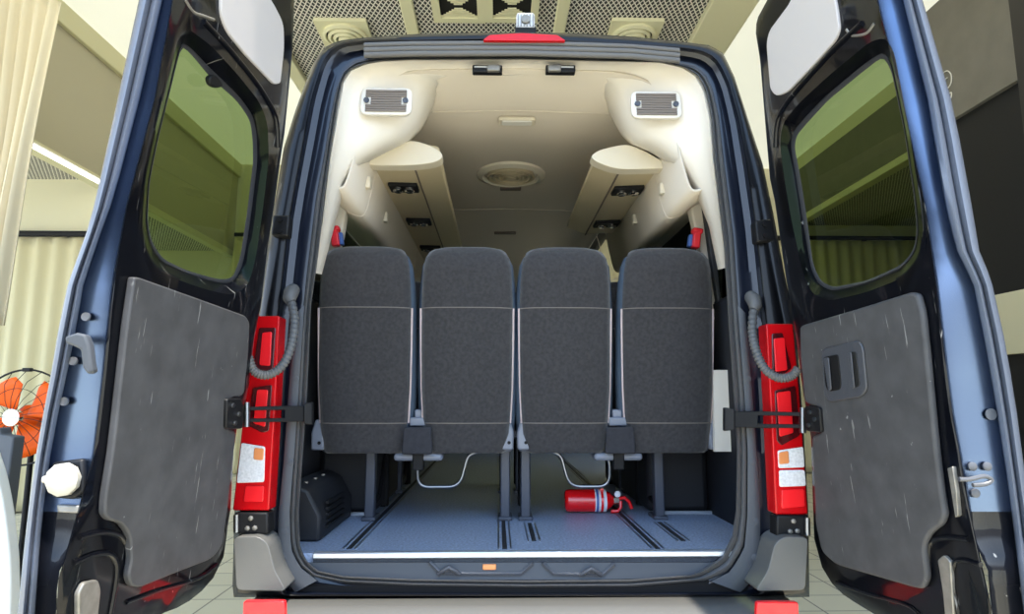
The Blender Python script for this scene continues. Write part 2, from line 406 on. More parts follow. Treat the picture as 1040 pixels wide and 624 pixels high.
tag(sheet('curtain', (-8.6, 7.25, cl_), (-4.68, 7.25, cl_), (-8.6, 7.25, 0.02), (-4.68, 7.25, 0.02), 20, 0.04, M['drape2']), 'thin cream curtain hanging behind the orange stand fan', 'curtain', 'back wall curtains')
tag(sheet('curtain', (-4.5, 10.75, cz), (-1.2, 10.75, cz), (-4.5, 10.75, 0.02), (-1.2, 10.75, 0.02), 16, 0.04, M['drape2']), 'thin cream curtain on the back wall seen through the left door window', 'curtain', 'back wall curtains')
tag(sheet('curtain', (1.6, 10.75, cz), (8.0, 10.75, cz), (1.6, 10.75, 0.02), (8.0, 10.75, 0.02), 30, 0.04, M['drape2']), 'thin cream curtain on the back wall seen through the right door window', 'curtain', 'back wall curtains')
for a, b, l, ry, rz in ((-8.7, -4.68, 'black curtain rail above the curtain behind the stand fan', 7.25, cl_), (-4.5, -1.1, 'black curtain rail on the back wall seen through the left door window', 10.75, cz), (1.5, 8.1, 'black curtain rail on the back wall seen through the right door window', 10.75, cz)):
    t = empty('curtain_rail', ((a + b) / 2, ry, rz + 0.05), l, 'curtain rail', 'curtain rails')
    obj('rod', MB().tube([(a, ry, rz + 0.05), (b, ry, rz + 0.05)], 0.035, 8), M['wallblack'], t)
    for k in range(5): obj('bracket', MB().box((a + 0.3 + (b - a - 0.6) * k / 4, ry + 0.13, rz + 0.05), (0.03, 0.26, 0.03)), M['wallblack'], t)

# orange stand fan
fc = hy(23, 424, 3.9); FR = 0.275
fan = empty('stand_fan', (fc.x, fc.y, 0), 'orange bladed stand fan with black wire guard behind the left door', 'fan')
g = MB()
g.tube([(fc.x + FR * math.cos(a), fc.y, fc.z + FR * math.sin(a)) for a in [2 * PI * k / 40 for k in range(40)]], 0.006, 6, True)
for k in range(20):
    a = 2 * PI * k / 20
    g.tube([(fc.x + r * math.cos(a + tw), fc.y - dy, fc.z + r * math.sin(a + tw)) for r, dy, tw in ((FR, 0, 0), (FR * 0.75, 0.05, 0.12), (FR * 0.4, 0.075, 0.22), (0.04, 0.085, 0.3))], 0.0018, 4)
g.tube([(fc.x + FR * .6 * math.cos(a), fc.y - 0.062, fc.z + FR * .6 * math.sin(a)) for a in [2 * PI * k / 40 for k in range(40)]], 0.002, 4, True)
obj('guard', g, M['blackm'], fan)
for k in range(4):
    a0 = 2 * PI * k / 4 + 0.5; rows = []
    for r, w0, w1 in ((0.05, -0.35, 0.35), (0.12, -0.5, 0.55), (0.19, -0.55, 0.65), (0.235, -0.35, 0.6)):
        rows.append([(fc.x + r * math.cos(a0 + w0 + (w1 - w0) * i / 8), fc.y - 0.02 + 0.04 * (i / 8 - 0.5), fc.z + r * math.sin(a0 + w0 + (w1 - w0) * i / 8)) for i in range(9)])
    obj('blade', MB().loft(rows, False), M['orange'], fan, thick=0.004)
obj('hub', MB().lathe([(0.045, 0), (0.05, 0.03), (0.048, 0.04), (0.03, 0.045), (0.0, 0.046)], 24, (fc.x, fc.y - 0.055, fc.z), (0, -1, 0)), M['chrome'], fan)
obj('motor', MB().lathe([(0.03, 0), (0.07, 0.03), (0.075, 0.13), (0.05, 0.17)], 24, (fc.x, fc.y + 0.01, fc.z), (0, 1, 0)), M['orange'], fan)
obj('top_clip', MB().box((fc.x, fc.y, fc.z + FR), (0.05, 0.03, 0.022)), M['blackm'], fan, 0.005)
obj('pole', MB().tube([(fc.x, fc.y + 0.1, fc.z), (fc.x, fc.y + 0.1, 0.03)], 0.016, 10), M['blackm'], fan)
obj('base', MB().lathe([(0.22, 0), (0.22, 0.015), (0.06, 0.04), (0.02, 0.06)], 28, (fc.x, fc.y + 0.1, 0)), M['blackm'], fan)
# grey case and white cover in front of the fan
gb = [hy(u, v, 3.3) for u, v in ((0, 446), (7, 441), (9, 434), (12, 434), (13, 441), (26, 443), (24, 520), (20, 600), (-60, 600), (-60, 446))]
gz = min(p.z for p in gb)
gb = gb[:-4] + [Vector((gb[5].x - 0.02, 3.3, 0.0)), Vector((gb[-1].x, 3.3, 0.0)), gb[-1]]
tag(obj('equipment_case', MB().prism(gb, (0, -0.08, 0)), M['greyp'], bevel=0.012), 'dark grey upright case with small top knob below the orange fan', 'case')
wb = [hy(u, v, 2.9) for u, v in ((-40, 420), (-10, 436), (4, 466), (13, 500), (19, 540), (22, 580), (21, 640))]
wb = catmull(wb, 5); 
wb = wb + [Vector((wb[-1].x - 0.01, 2.9, 0.0)), Vector((wb[0].x, 2.9, 0.0))]
tag(obj('dust_cover', MB().prism(wb, (0, -0.07, 0)), M['whitep'], bevel=0.025, seg=4), 'white rounded cover standing at the lower left edge', 'cover')
nb = hx(1038, 326, XN)
tag(obj('notice_board', MB().box((XN + 0.04, nb.y + 0.1, nb.z), (0.02, 0.5, 0.55)), M['creamw'], bevel=0.004), 'pale notice on the black wall at the right edge', 'notice')

# ------------------------------------------------------------------ the van
van = empty('passenger_van', (0, 5.2, 0), 'black passenger van seen from behind with both rear doors open', 'van')
CEN = (530, 335); NR = 260
S0 = [(530, 607), (236, 607), (236, 600), (238, 520), (250, 400), (262, 320), (275, 230), (288, 151), (300, 112), (308, 90), (313, 78), (322, 57), (332, 46.5), (345, 41), (372, 38), (420, 34.5), (480, 33), (530, 33), (580, 33.5), (640, 37), (690, 42), (721, 46), (734.5, 54), (746, 78), (760, 122), (775, 168), (785, 215), (797, 280), (808, 330), (815, 420), (821, 520), (822, 600), (822, 607)]
S1 = [(530, 604), (293, 604), (280, 590), (272, 560), (272, 518), (278, 420), (283, 322), (293, 230), (307, 153), (317, 100), (328, 63), (334, 54), (345, 45.5), (369, 42.5), (530, 40), (690, 49), (712, 52), (722, 57), (730, 64), (740, 85), (750, 122), (758, 168), (767, 230), (778, 330), (783, 420), (788, 522), (788, 560), (780, 590), (766, 604)]
S2 = [(530, 597), (420, 595.5), (349, 592), (318, 586), (303.5, 573.5), (296, 556), (294.5, 535), (296, 500), (299, 450), (301, 410), (305, 340), (312, 275), (321, 200), (329, 159), (337, 112), (341, 92), (349, 73), (360, 63), (380, 58.5), (420, 57), (530, 57), (640, 60.5), (690, 65), (705, 68), (716, 75), (724, 92), (730, 118), (735, 161), (745, 240), (751, 330), (757, 400), (759, 460), (758.5, 528), (755, 557), (741, 580), (719, 590), (641, 596.5)]
S3 = [(530, 590), (420, 588.5), (349, 585.5), (321.5, 579.5), (310, 568), (304.8, 554), (303.5, 520), (307, 470), (312, 400), (316, 310), (322, 269), (327, 228), (335, 159), (342, 113), (347, 83), (354, 71), (369, 64.6), (385, 62), (420, 60.5), (530, 60), (672, 63), (695, 68), (708, 76), (716.5, 91), (722, 118), (725, 161), (735, 248), (740, 330), (745, 400), (748.5, 455), (747.5, 518), (743.6, 544), (733, 566), (705, 584), (640, 589)]
R0, R1, R2, R3 = [radial(l, CEN, NR) for l in (S0, S1, S2, S3)]
def mixl(a, b, t): return [(p[0] * (1 - t) + q[0] * t, p[1] * (1 - t) + q[1] * t) for p, q in zip(a, b)]
def on(l, off): return [hr(u, v, off) for u, v in l]
L0 = on(R0, 0.05)
near = [Vector((p.x, 2.58, p.z)) for p in L0]
bs_ = MB().loft([near, L0, on(mixl(R0, R1, 0.18), 0.012), on(mixl(R0, R1, 0.5), 0.0), on(mixl(R0, R1, 0.9), 0.004), on(R1, 0.012)])
DO0, DO1 = 4.05, 6.3
for a_, b_ in ((2.58, DO0), (DO0, DO1), (DO1, 8.3)):
    for k in range(NR):
        p, q = L0[k], L0[(k + 1) % NR]; zm = (p.z + q.z) / 2
        if zm < 0.64 and abs(p.x) < 0.8: continue
        if 1.60 < zm < 2.09: continue
        if a_ == DO0 and p.x > 0 and 0.62 < zm < 2.50: continue
        bs_.add([(p.x, a_, p.z), (q.x, a_, q.z), (q.x, b_, q.z), (p.x, b_, p.z)], [(0, 1, 2, 3)])
obj('body_shell', bs_, M['body'], van, smooth=60)
obj('door_jamb', MB().loft([on(R1, 0.012), on(mixl(R1, R2, 0.15), 0.05), on(mixl(R1, R2, 0.45), 0.062), on(mixl(R1, R2, 0.75), 0.05), on(R2, 0.055)]), M['jamb'], van, smooth=50)
obj('door_seal', MB().loft([on(R2, 0.06), on(mixl(R2, R3, 0.1), 0.035), on(mixl(R2, R3, 0.3), 0.03), on(mixl(R2, R3, 0.48), 0.04), on(mixl(R2, R3, 0.56), 0.05), on(mixl(R2, R3, 0.64), 0.04), on(mixl(R2, R3, 0.85), 0.03), on(R3, 0.05), on(R3, 0.10)]), M['rubber'], van, smooth=70)
# grey plastic pillar covers with push pins
def strip(outer, inner, off, n=30):
    a, b = resample([(x, y, 0) for x, y in outer], n), resample([(x, y, 0) for x, y in inner], n)
    A = [hr(p.x, p.y, off) for p in a]; B = [hr(p.x, p.y, off) for p in b]
    A2 = [hr(p.x, p.y, off + 0.03) for p in a]; B2 = [hr(p.x, p.y, off + 0.03) for p in b]
    Mi = [hr((p.x + q.x) / 2, (p.y + q.y) / 2, off - 0.006) for p, q in zip(a, b)]
    return MB().loft([A2, A, Mi, B, B2], False)
for nm, o_, i_, pins in (('l', [(301, 318), (293, 400), (288, 470), (283, 520), (282, 560), (289, 590), (300, 602)], [(309, 310), (303, 400), (299, 460), (294, 520), (295.5, 558), (304, 576), (322, 590)], [(300, 385), (295, 470), (289, 540), (289, 566)]),
                         ('r', [(757, 318), (764, 400), (769, 470), (772, 520), (772, 560), (766, 588), (752, 602)], [(749, 310), (756, 400), (759.5, 460), (759, 525), (756, 558), (742, 581), (722, 591)], [(759, 385), (764, 470), (767, 530), (766, 566)])):
    c = obj('pillar_cover', strip(o_, i_, 0.03), M['pillar'], van, smooth=60)
    for q in pins: obj('push_pin', MB().lathe([(0.012, 0), (0.012, 0.004), (0.007, 0.006)], 14, hr(*q, 0.03), (0, -1, 0)), M['pillar'], c)
# ribbed weatherstrip along the top edge
m = MB()
for k, (dv, r) in enumerate(((0, 0.010), (5.2, 0.011), (10.2, 0.011))):
    m.tube([hr(u, interp([370, 420, 530, 640, 695], [46, 44.5, 44, 47, 52], u) + dv, 0.012) for u in range(370, 697, 8)], r, 8)
obj('weatherstrip', m, M['rubber_mid'], van, smooth=80)
# brake lamp on the roof edge
bl_ = px([(490, 41), (497, 35.5), (530, 33.5), (566, 35.5), (575, 41.5)], 2, 3)
o = obj('brake_lamp', MB().prism([hr(u, v, -0.012) for u, v in bl_], (0, 0.05, 0)), M['red_lens'], van, 0.004); lab(o, 'red high brake lamp')
rc = hr(533.5, 24, 0.15)
o = obj('roof_marker', MB().box((rc.x, rc.y, rc.z), (0.076, 0.05, 0.074)), M['clear_lens'], van, 0.012); lab(o, 'clear ribbed roof marker')
m = MB()
for k in range(6): m.box((rc.x - 0.03 + 0.012 * k, rc.y - 0.026, rc.z - 0.002), (0.005, 0.008, 0.05))
m.lathe([(0.018, 0), (0.018, 0.012), (0.01, 0.016)], 16, (rc.x, rc.y - 0.024, rc.z), (0, -1, 0))
obj('lens_ribs', m, M['chrome_paint'], o)
obj('marker_base', MB().box((rc.x, rc.y, rc.z - 0.055), (0.085, 0.07, 0.04)), M['black'], o, 0.005)

# lower sill, strip, carpet edge
obj('sill_panel', MB().loft([[hr(u, v, o_) for u in range(312, 745, 12)] for v, o_ in ((589, 0.056), (584, 0.060), (573, 0.062), (571.5, 0.064), (571, 0.09))], False), M['pillar'], van)
m = MB()
for cx, sgn in ((458, 1), (605, 1)):
    pass
for pts in ([(436, 571), (447, 582), (472, 583), (529, 583), (541, 572)], [(551, 572), (562, 583), (612, 584), (624, 573)]):
    m.tube([hr(u, v, 0.060) for u, v in pts], 0.0075, 6)
obj('sill_rib', m, M['dplastic'], van)
m = MB().box(hr(497, 576, 0.062), (0.045, 0.012, 0.018))
obj('sill_lamp', m, mat('amber_sill_lamp', (236, 150, 90), 0.4), van, 0.003)
for q in ((456, 581), (600, 582)):
    c = hr(*q, 0.056); obj('tie_down', MB().tube([c + Vector((-0.035, 0, -0.008)), c + Vector((-0.02, -0.01, 0.004)), c + Vector((0, -0.012, 0.016)), c + Vector((0.02, -0.01, 0.004)), c + Vector((0.035, 0, -0.008))], 0.007, 8), M['dplastic'], van)
FZ = 0.70
fy = 2.27
obj('floor_pan', MB().box((0.0, (fy + 7.2) / 2, FZ - 0.025), (1.76, 7.2 - fy, 0.05)), M['floor'], van)
obj('floor_edge', MB().loft([[hy(u, v, y) for u in range(318, 746, 8)] for v, y in ((573, 2.30), (571, 2.262), (566, 2.262))], False), M['carpet'], van)
sa, sb = hy(318, 562.5, 2.255), hy(743, 561, 2.255)
obj('sill_strip', MB().box(((sa.x + sb.x) / 2, 2.262, FZ - 0.004), (sb.x - sa.x, 0.03, 0.02)), M['alu'], van, 0.004)
# floor tracks
def track(u0, v0, u1, v1, ext=2.0, w=0.021):
    a, b = hz(u0, v0, FZ), hz(u1, v1, FZ); x = (a.x + b.x) / 2; y0 = min(a.y, b.y); y1 = max(a.y, b.y) if ext == 0 else y0 + ext
    t = obj('floor_track', MB().box((x - w, (y0 + y1) / 2, FZ + 0.0015), (0.005, y1 - y0, 0.005)).box((x + w, (y0 + y1) / 2, FZ + 0.0015), (0.005, y1 - y0, 0.005)), M['steel'], van)
    obj('groove', MB().box((x, (y0 + y1) / 2, FZ + 0.001), (0.016, y1 - y0, 0.003)), M['interior_black'], t)
    return x
track(352, 558, 415, 498, 3.6); track(513, 558, 511, 530, 3.6); track(541, 550, 539, 532, 0); track(668, 558, 631, 523, 3.6); track(696, 550, 668, 531, 0)
# wheel boxes and interior sides
for s_, xi in ((-1, 0.62), (1, 0.60)):
    obj('wheel_box', MB().box((s_ * (xi + 0.88) / 2, 3.6, 0.95), (0.88 - xi, 1.2, 0.5)), M['interior_black'], van, 0.03)
    obj('box_foot_trim', MB().box((s_ * (xi + 0.88) / 2, 2.985, FZ + 0.006), (0.88 - xi, 0.015, 0.012)), M['alu'], van)
    prof = [(0.885, 0.70), (0.885, 1.45), (0.87, 1.62)]
    for ya, yb in (((2.26, 7.0),) if s_ < 0 else ((2.26, DO0), (DO1, 7.0))): obj('side_panel', MB().loft([[(s_ * x, y, z) for x, z in prof] for y in (ya, yb)], False), M['interior_black'], van, thick=0.01)
# small beige panel on the right side, duct box on the left
obj('quarter_panel', MB().prism([hy(u, v, 2.7) for u, v in ((724, 376), (744, 376), (748, 459), (726, 459))], (0, 0.02, 0)), M['beige'], van)
dbx = []
bx0 = hz(318, 551, FZ); bx1 = hz(352, 530, FZ)
def duct():
    x0, x1 = -0.86, hz(337, 541, FZ).x; y0, y1 = bx0.y + 0.0, 2.95; zt = hy(345, 487, 2.6).z
    pf = [(x0, FZ), (x1, FZ), (x1, zt - 0.11), (x1 - 0.05, zt - 0.02), (x1 - 0.10, zt), (x0, zt)]
    b = obj('duct_box', MB().loft([[(x, y, z) for x, z in pf] for y in (y0, y1)], True, True, True), M['interior_black'], van, 0.012)
    m = MB()
    for k in range(5): m.box((x1 + 0.004, y0 + 0.2 + 0.0 * k, FZ + 0.04 + 0.022 * k), (0.012, 0.26, 0.009))
    obj('louvres', m, M['black'], b)
    for k in range(3): obj('screw', MB().lathe([(0.008, 0), (0.008, 0.006)], 12, (x1 - 0.08, y0 + 0.08 + 0.12 * k, zt - 0.004), (0, 0, 1)), M['chrome_paint'], b)
duct()

# rear headlining surround with arch
O3 = [(318, 277), (327, 228), (335, 159), (342, 113), (347, 83), (354, 71), (369, 64.6), (385, 62), (420, 60.5), (530, 60), (672, 63), (695, 68), (708, 76), (716.5, 91), (722, 118), (725, 161), (735, 248), (738, 272)]
A3 = [(327, 279), (341, 225), (352, 186), (372, 166), (415, 145), (428, 132), (437, 116), (441.5, 106), (447, 93), (456, 86), (470, 83.5), (530, 83), (590, 85), (604, 88), (613, 101), (621, 119), (630, 136), (640, 147), (662, 156), (690, 175), (706, 196), (720, 230), (729, 274)]
NT = 90
o3 = resample([(a, b, 0) for a, b in O3], NT); a3 = resample([(a, b, 0) for a, b in A3], NT)
# keep corner stations aligned by arc fraction within three runs: left side, top, right side
def runs(pts, splits, ns):
    out = []; k0 = 0
    for (k1, n) in zip(splits, ns):
        seg = resample([(a, b, 0) for a, b in pts[k0:k1 + 1]], n); out += seg if not out else seg[1:]; k0 = k1
    return out
o3 = runs(O3, [5, 7, 10, 12, len(O3) - 1], [30, 10, 40, 10, 30]); a3 = runs(A3, [6, 9, 12, 15, len(A3) - 1], [30, 10, 40, 10, 30])
rows = []
for t, off in ((0.0, 0.085), (0.0, 0.055), (0.03, 0.05), (0.10, 0.085), (0.25, 0.12), (0.5, 0.15), (0.72, 0.18), (0.88, 0.24), (0.97, 0.33), (1.0, 0.46)):
    rows.append([hr(p.x * (1 - t) + q.x * t, p.y * (1 - t) + q.y * t, off) for p, q in zip(o3, a3)])
obj('rear_surround', MB().loft(rows, False), M['beige'], van, smooth=80)
def speaker(u, v):
    c = hr(u, v, 0.100); w, h = 0.098, 0.058
    lo = rounded([(c.x - w, c.y, c.z - h), (c.x + w, c.y, c.z - h), (c.x + w, c.y + 0.012, c.z + h), (c.x - w, c.y + 0.012, c.z + h)], 0.03, 5)
    g = obj('speaker_grille', MB().prism(lo, (0, 0.02, 0)), M['beige'], van, 0.004)
    m = MB()
    for k in range(9):
        z = c.z - h * 0.72 + h * 1.44 * k / 8; w2 = w * 0.80 - (0.02 if 3 <= k <= 5 else 0)
        m.box((c.x, c.y + 0.0055 + 0.012 * (z - c.z + h) / (2 * h) - 0.008, z), (2 * w2, 0.006, 0.0075))
    obj('slots', m, M['grille_dark'], g)
    for s_ in (-1, 1): obj('screw', MB().lathe([(0.011, 0), (0.011, 0.006), (0.004, 0.004)], 14, (c.x + s_ * w * 0.76, c.y + 0.002, c.z), (0, -1, 0)), M['dplastic'], g)
speaker(392, 102); speaker(667, 105.5)
# catches at the top
for u, s_ in ((495, 1), (569, -1)):
    c = hr(u, 71.5, 0.085)
    k_ = obj('door_catch', MB().box(c, (0.115, 0.03, 0.03)), M['blackm'], van, 0.004)
    obj('striker', MB().box(c + Vector((s_ * 0.024, -0.018, -0.002)), (0.05, 0.02, 0.026)), M['chrome_paint'], k_, 0.004)
    obj('striker_bar', MB().tube([c + Vector((-0.05, -0.018, 0.004)), c + Vector((0.05, -0.018, 0.004))], 0.005, 8), M['steel'], k_)

# headliner (rounded roof lining) and window rails
HZ = 2.50
hs_ = [(0.2, HZ), (0.42, 2.49), (0.55, 2.43), (0.61, 2.28), (0.635, 2.15), (0.66, 2.04), (0.685, 2.01), (0.74, 2.03), (0.80, 2.07), (0.885, 2.10)]
hp_ = [(-a, b) for a, b in hs_[::-1]] + [(0, HZ + 0.005)] + hs_
hp_ = [(p.x, p.y) for p in catmull([(a, b, 0) for a, b in hp_], 4)]
hl_ = MB(); hd_ = [q for q in hp_ if q[0] < 0.60]
for prof_, ysq in ((hp_, (2.42, 3.2, DO0)), (hd_, (DO0, 5.2, DO1)), (hp_, (DO1, 6.8, 7.2))): hl_.loft([[(x, y, z - 0.10 * max(0, y - 5.9)) for x, z in prof_] for y in ysq], False)
obj('headliner', hl_, M['headliner'], van, smooth=80, thick=0.01)
for v in (112, 212):
    y = hz(525, v, HZ).y
    obj('headliner_seam', MB().tube([(x * 0.995, y, z - 0.008) for x, z in hp_[8:-8]], 0.003, 6), M['headliner'], van)
# lamp and roof vent
c = hz(525, 122, HZ - 0.01)
lo = rounded([(c.x - 0.085, c.y - 0.035, HZ - 0.006), (c.x + 0.085, c.y - 0.035, HZ - 0.006), (c.x + 0.085, c.y + 0.035, HZ - 0.006), (c.x - 0.085, c.y + 0.035, HZ - 0.006)], 0.02, 4)
dl = obj('dome_lamp', MB().prism(lo, (0, 0, -0.018)), M['bin_cap'], van, 0.005)
lo = rounded([(c.x - 0.07, c.y - 0.024, HZ - 0.02), (c.x + 0.07, c.y - 0.024, HZ - 0.02), (c.x + 0.07, c.y + 0.024, HZ - 0.02), (c.x - 0.07, c.y + 0.024, HZ - 0.02)], 0.012, 4)
obj('lens', MB().prism(lo, (0, 0, -0.008)), M['offwhite'], dl, 0.003)
c = hz(519, 178, HZ - 0.01); c.z = HZ
rv = obj('roof_vent', MB().lathe([(0.198, 0), (0.198, -0.016), (0.165, -0.028), (0.155, -0.018), (0.155, -0.008)], 48, c), M['bin_cap'], van)
m = MB()
for r in (0.135, 0.108, 0.081, 0.054): m.lathe([(r, -0.006), (r, -0.03), (r - 0.010, -0.032), (r - 0.012, -0.006)], 40, c)
m.lathe([(0.03, -0.006), (0.03, -0.036), (0.0, -0.036)], 24, c)
obj('vent_rings', m, M['bin'], rv)
obj('vent_throat', MB().lathe([(0.15, -0.004), (0.15, -0.007)], 40, c), M['grille_dark'], rv)
for u, v, w in ((518.5, 192, 0.13), (513, 237, 0.17)):
    c2 = hz(u, v, HZ - 0.01)
    obj('ceiling_slot', MB().box((c2.x, c2.y, HZ - 0.008), (w, 0.05, 0.016)), M['grille_dark'], van, 0.006)

# overhead bins
def bin_(pts, cap, y1, pods, lines):
    Y0 = 2.70
    pr_ = [hy(u, v, Y0) for u, v in pts]; vec = Vector((0, y1 - Y0, 0))
    up = [Vector((p.x, Y0, p.z + 0.0)) for p in pr_]
    b = obj('overhead_bin', MB().prism(up, vec), M['bin'], van, 0.012)
    # end cap
    cp = [hy(u, v, Y0 - 0.05) for u, v in cap]
    obj('end_cap', MB().prism(catmull(cp + [cp[0]], 3)[:-1], (0, 0.07, 0)), M['bin_cap'], b, 0.012, seg=3)
    A, B = pr_[0], pr_[1]; d = (B - A).normalized(); nrm = Vector((0, 1, 0)).cross(d); nrm = nrm if nrm.z < 0 else -nrm
    m = MB()
    for f in lines:
        q = A.lerp(B, f) + nrm * 0.002; m.box(q + vec / 2, (0.007, vec.y, 0.007))
    obj('panel_gap', m, M['grille_dark'], b)
    mid = A.lerp(B, 0.58)
    for u, v in pods:
        y = hz(u, v, mid.z).y; c = Vector((mid.x, y, mid.z)) + nrm * 0.008
        rot = Matrix((d, Vector((0, 1, 0)), nrm)).transposed()
        w = (B - A).length * 0.66
        p_ = obj('reading_light', MB().box(c, (w, 0.105, 0.02), rot), M['black'], b, 0.006)
        for s_ in (-1, 1):
            q = c + d * (s_ * w * 0.2) + nrm * 0.01
            obj('lamp', MB().lathe([(0.024, 0), (0.024, 0.008), (0.018, 0.014), (0.0, 0.010)], 18, q, nrm), M['chrome'], b)
    # inner lid face
    return b
bin_([(372, 166), (421, 167), (448, 160), (446, 148), (420, 144), (396, 150)], [(370, 164), (384, 158), (400, 149), (416, 143), (432, 146), (446, 153), (449, 160), (440, 165), (421, 167.5), (395, 168), (372, 167)], 4.75, [(407, 189), (421, 224), (433, 251)], [0.08, 0.98])
bin_([(680, 169), (629.5, 171), (602.5, 161), (608, 152), (634, 147), (662, 156)], [(681, 168), (668, 161), (652, 152), (636, 147), (618, 150), (606, 154), (601, 160), (610, 166), (629, 171.5), (655, 171.5), (679, 170.5)], 3.85, [(638, 192), (613, 226)], [0.08, 0.98])
# square clips on the coves
m = MB()
for u, v in ((371, 186), (389, 221), (675, 192), (647, 223)):
    sg_ = -1 if u < 500 else 1; pn = Vector((-sg_ * 0.26, 0, -0.08)).normalized(); c = hp(u, v, Vector((sg_ * 0.635, 3, 2.15)), pn)
    obj('cove_clip', MB().box(c, (0.05, 0.04, 0.05)), M['bin_cap'], van, 0.006)
# window pillars inside, white trim columns, side glass
def column(pts, y, d, m_, nm): return obj(nm, MB().prism([hy(u, v, y) for u, v in pts], (0, d, 0)), m_, van, 0.008)
column([(343, 195), (352, 210), (347, 240), (338, 272), (331, 282), (327, 278), (331, 262), (338, 230)], 2.80, 0.06, M['beige'], 'window_pillar')
column([(701, 210), (713, 202), (718, 240), (727, 290), (732, 325), (726.5, 326), (718, 280), (708, 240)], 2.80, 0.06, M['beige'], 'window_pillar')
column([(714, 202), (722, 195), (727, 250), (735, 330), (733, 330), (724, 275)], 2.74, 0.04, M['rubber_dark'], 'window_gasket')
for s_ in (-1, 1):
    for ya, yb in (((2.3, 7.0),) if s_ < 0 else ((2.3, DO0), (DO1, 7.0))): obj('window_rail', MB().box((s_ * 0.885, (ya + yb) / 2, 1.60), (0.03, yb - ya, 0.06)), M['interior_black'], van)
    for ya, yb in (((2.6, 4.0), (4.12, 5.5), (5.62, 6.95)) if s_ < 0 else ((2.6, 3.93), (6.4, 6.95))):
        obj('side_window', MB().box((s_ * 0.892, (ya + yb) / 2, 1.855), (0.006, yb - ya, 0.49)), M['glass_dark'], van)
        obj('side_pillar', MB().box((s_ * 0.885, yb + 0.06, 1.855), (0.03, 0.12, 0.50)), M['dplastic'], van)
ws = obj('windscreen', MB().loft([[(x, 7.35 - 0.12 * abs(x) ** 2 + k, z) for x in (-0.85, -0.4, 0, 0.4, 0.85)] for z, k in ((1.35, 0.45), (2.4, 0.0))], False), M['glass_clear'], van, thick=0.006)
obj('dashboard', MB().loft([[(x, y, z) for x in (-0.88, 0.88)] for y, z in ((6.9, 0.7), (6.9, 1.25), (7.1, 1.35), (7.9, 1.35))], False), M['interior_black'], van, thick=0.02)

# bumper with corner pieces and reflectors
bz = 0.572
def bump():
    prof = [(2.235, bz), (2.06, bz - 0.008), (2.035, bz - 0.03), (2.03, 0.36), (2.10, 0.30)]
    xs = [hy(236, 620, 2.05).x, hy(822, 620, 2.05).x]
    loops = []
    for x, k in ((xs[0], 0.13), (xs[0] + 0.035, 0.04), (xs[0] + 0.12, 0.0), (0, 0), (xs[1] - 0.12, 0.0), (xs[1] - 0.035, 0.04), (xs[1], 0.13)):
        loops.append([(x, y + k, z) for y, z in prof])
    b = obj('bumper', MB().loft(loops, False, False, False), M['bumper'], van, smooth=50, thick=0.006)
    for pts in ([(237, 546), (262, 545), (272, 552), (279, 580), (291, 601), (240, 600)], [(821, 546), (797, 545), (787, 552), (780, 580), (767, 601), (818, 600)]):
        obj('bumper_corner', MB().prism([hy(u, v, 2.12) for u, v in px(pts, 6, 3)], (0, 0.12, 0)), M['bumper'], b, 0.02, seg=3)
    for pts in ([(247, 611), (289, 611), (290, 634), (246, 634)], [(769, 612), (811, 612), (812, 634), (768, 634)]):
        o = obj('reflector', MB().prism([hy(u, v, 2.022) for u, v in px(pts, 3, 3)], (0, 0.02, 0)), M['red_bright'], b, 0.003); lab(o, 'red bumper reflector')
bump()

# tail lamps
def lamp(outline, recess, inner, clear, amber, low):
    y = -0.03
    t = obj('tail_lamp', MB().prism([hr(u, v, y) for u, v in px(outline, 2, 3)], (0, 0.07, 0)), M['red_lens'], van, 0.008); lab(t, 'tall red rear lamp')
    def add(nm, pts, d, m_):
        return obj(nm, MB().prism([hr(u, v, y - d) for u, v in px(pts, 2, 3)], (0, 0.02, 0)), m_, t, 0.002)
    for pts in recess: add('dark_frame', pts, 0.003, M['red_dark'])
    for pts in inner: add('bright_lens', pts, 0.006, M['red_bright'])
    for pts in clear: lab(add('clear_lens', pts, 0.004, M['clear_lens']), 'clear reversing lens')
    for pts in amber: lab(add('amber_lens', pts, 0.007, M['amber']), 'amber turn bulb')
    for pts in low: add('low_lens', pts, 0.004, M['red_bright'])
lamp([(259, 321), (284, 321), (279, 420), (273, 519), (236, 519), (247, 420)],
     [[(263, 333), (280, 333), (277, 376), (271, 379), (257, 374)], [(257, 394), (276, 391), (273, 438), (266, 440), (251, 432)]],
     [[(266, 338), (276, 337), (274, 372), (263, 371)], [(261, 396), (272, 396), (269, 434), (257, 430)]],
     [[(245, 450), (269, 454), (268, 490), (240, 491)]], [[(258, 455), (268, 456), (267, 468), (257, 467)]], [[(249, 494), (268, 494), (267, 510), (247, 510)]])
lamp([(778, 329), (806, 329), (814, 420), (821, 523), (788, 523), (783, 420)],
     [[(784, 339), (795, 338), (804, 374), (789, 386), (785, 383)], [(787, 397), (808, 392), (813, 442), (794, 453), (789, 448)]],
     [[(786, 344), (797, 343), (800, 376), (788, 378)], [(789, 399), (803, 397), (806, 440), (792, 444)]],
     [[(790, 458), (816, 454), (817.5, 475), (791, 476)], [(791.5, 478), (817.5, 477.5), (819, 494), (792, 495)]], [[(791, 460), (801, 458), (802, 471), (791.5, 472)]], [[(794, 498), (817, 497), (818, 515), (794, 517)]])
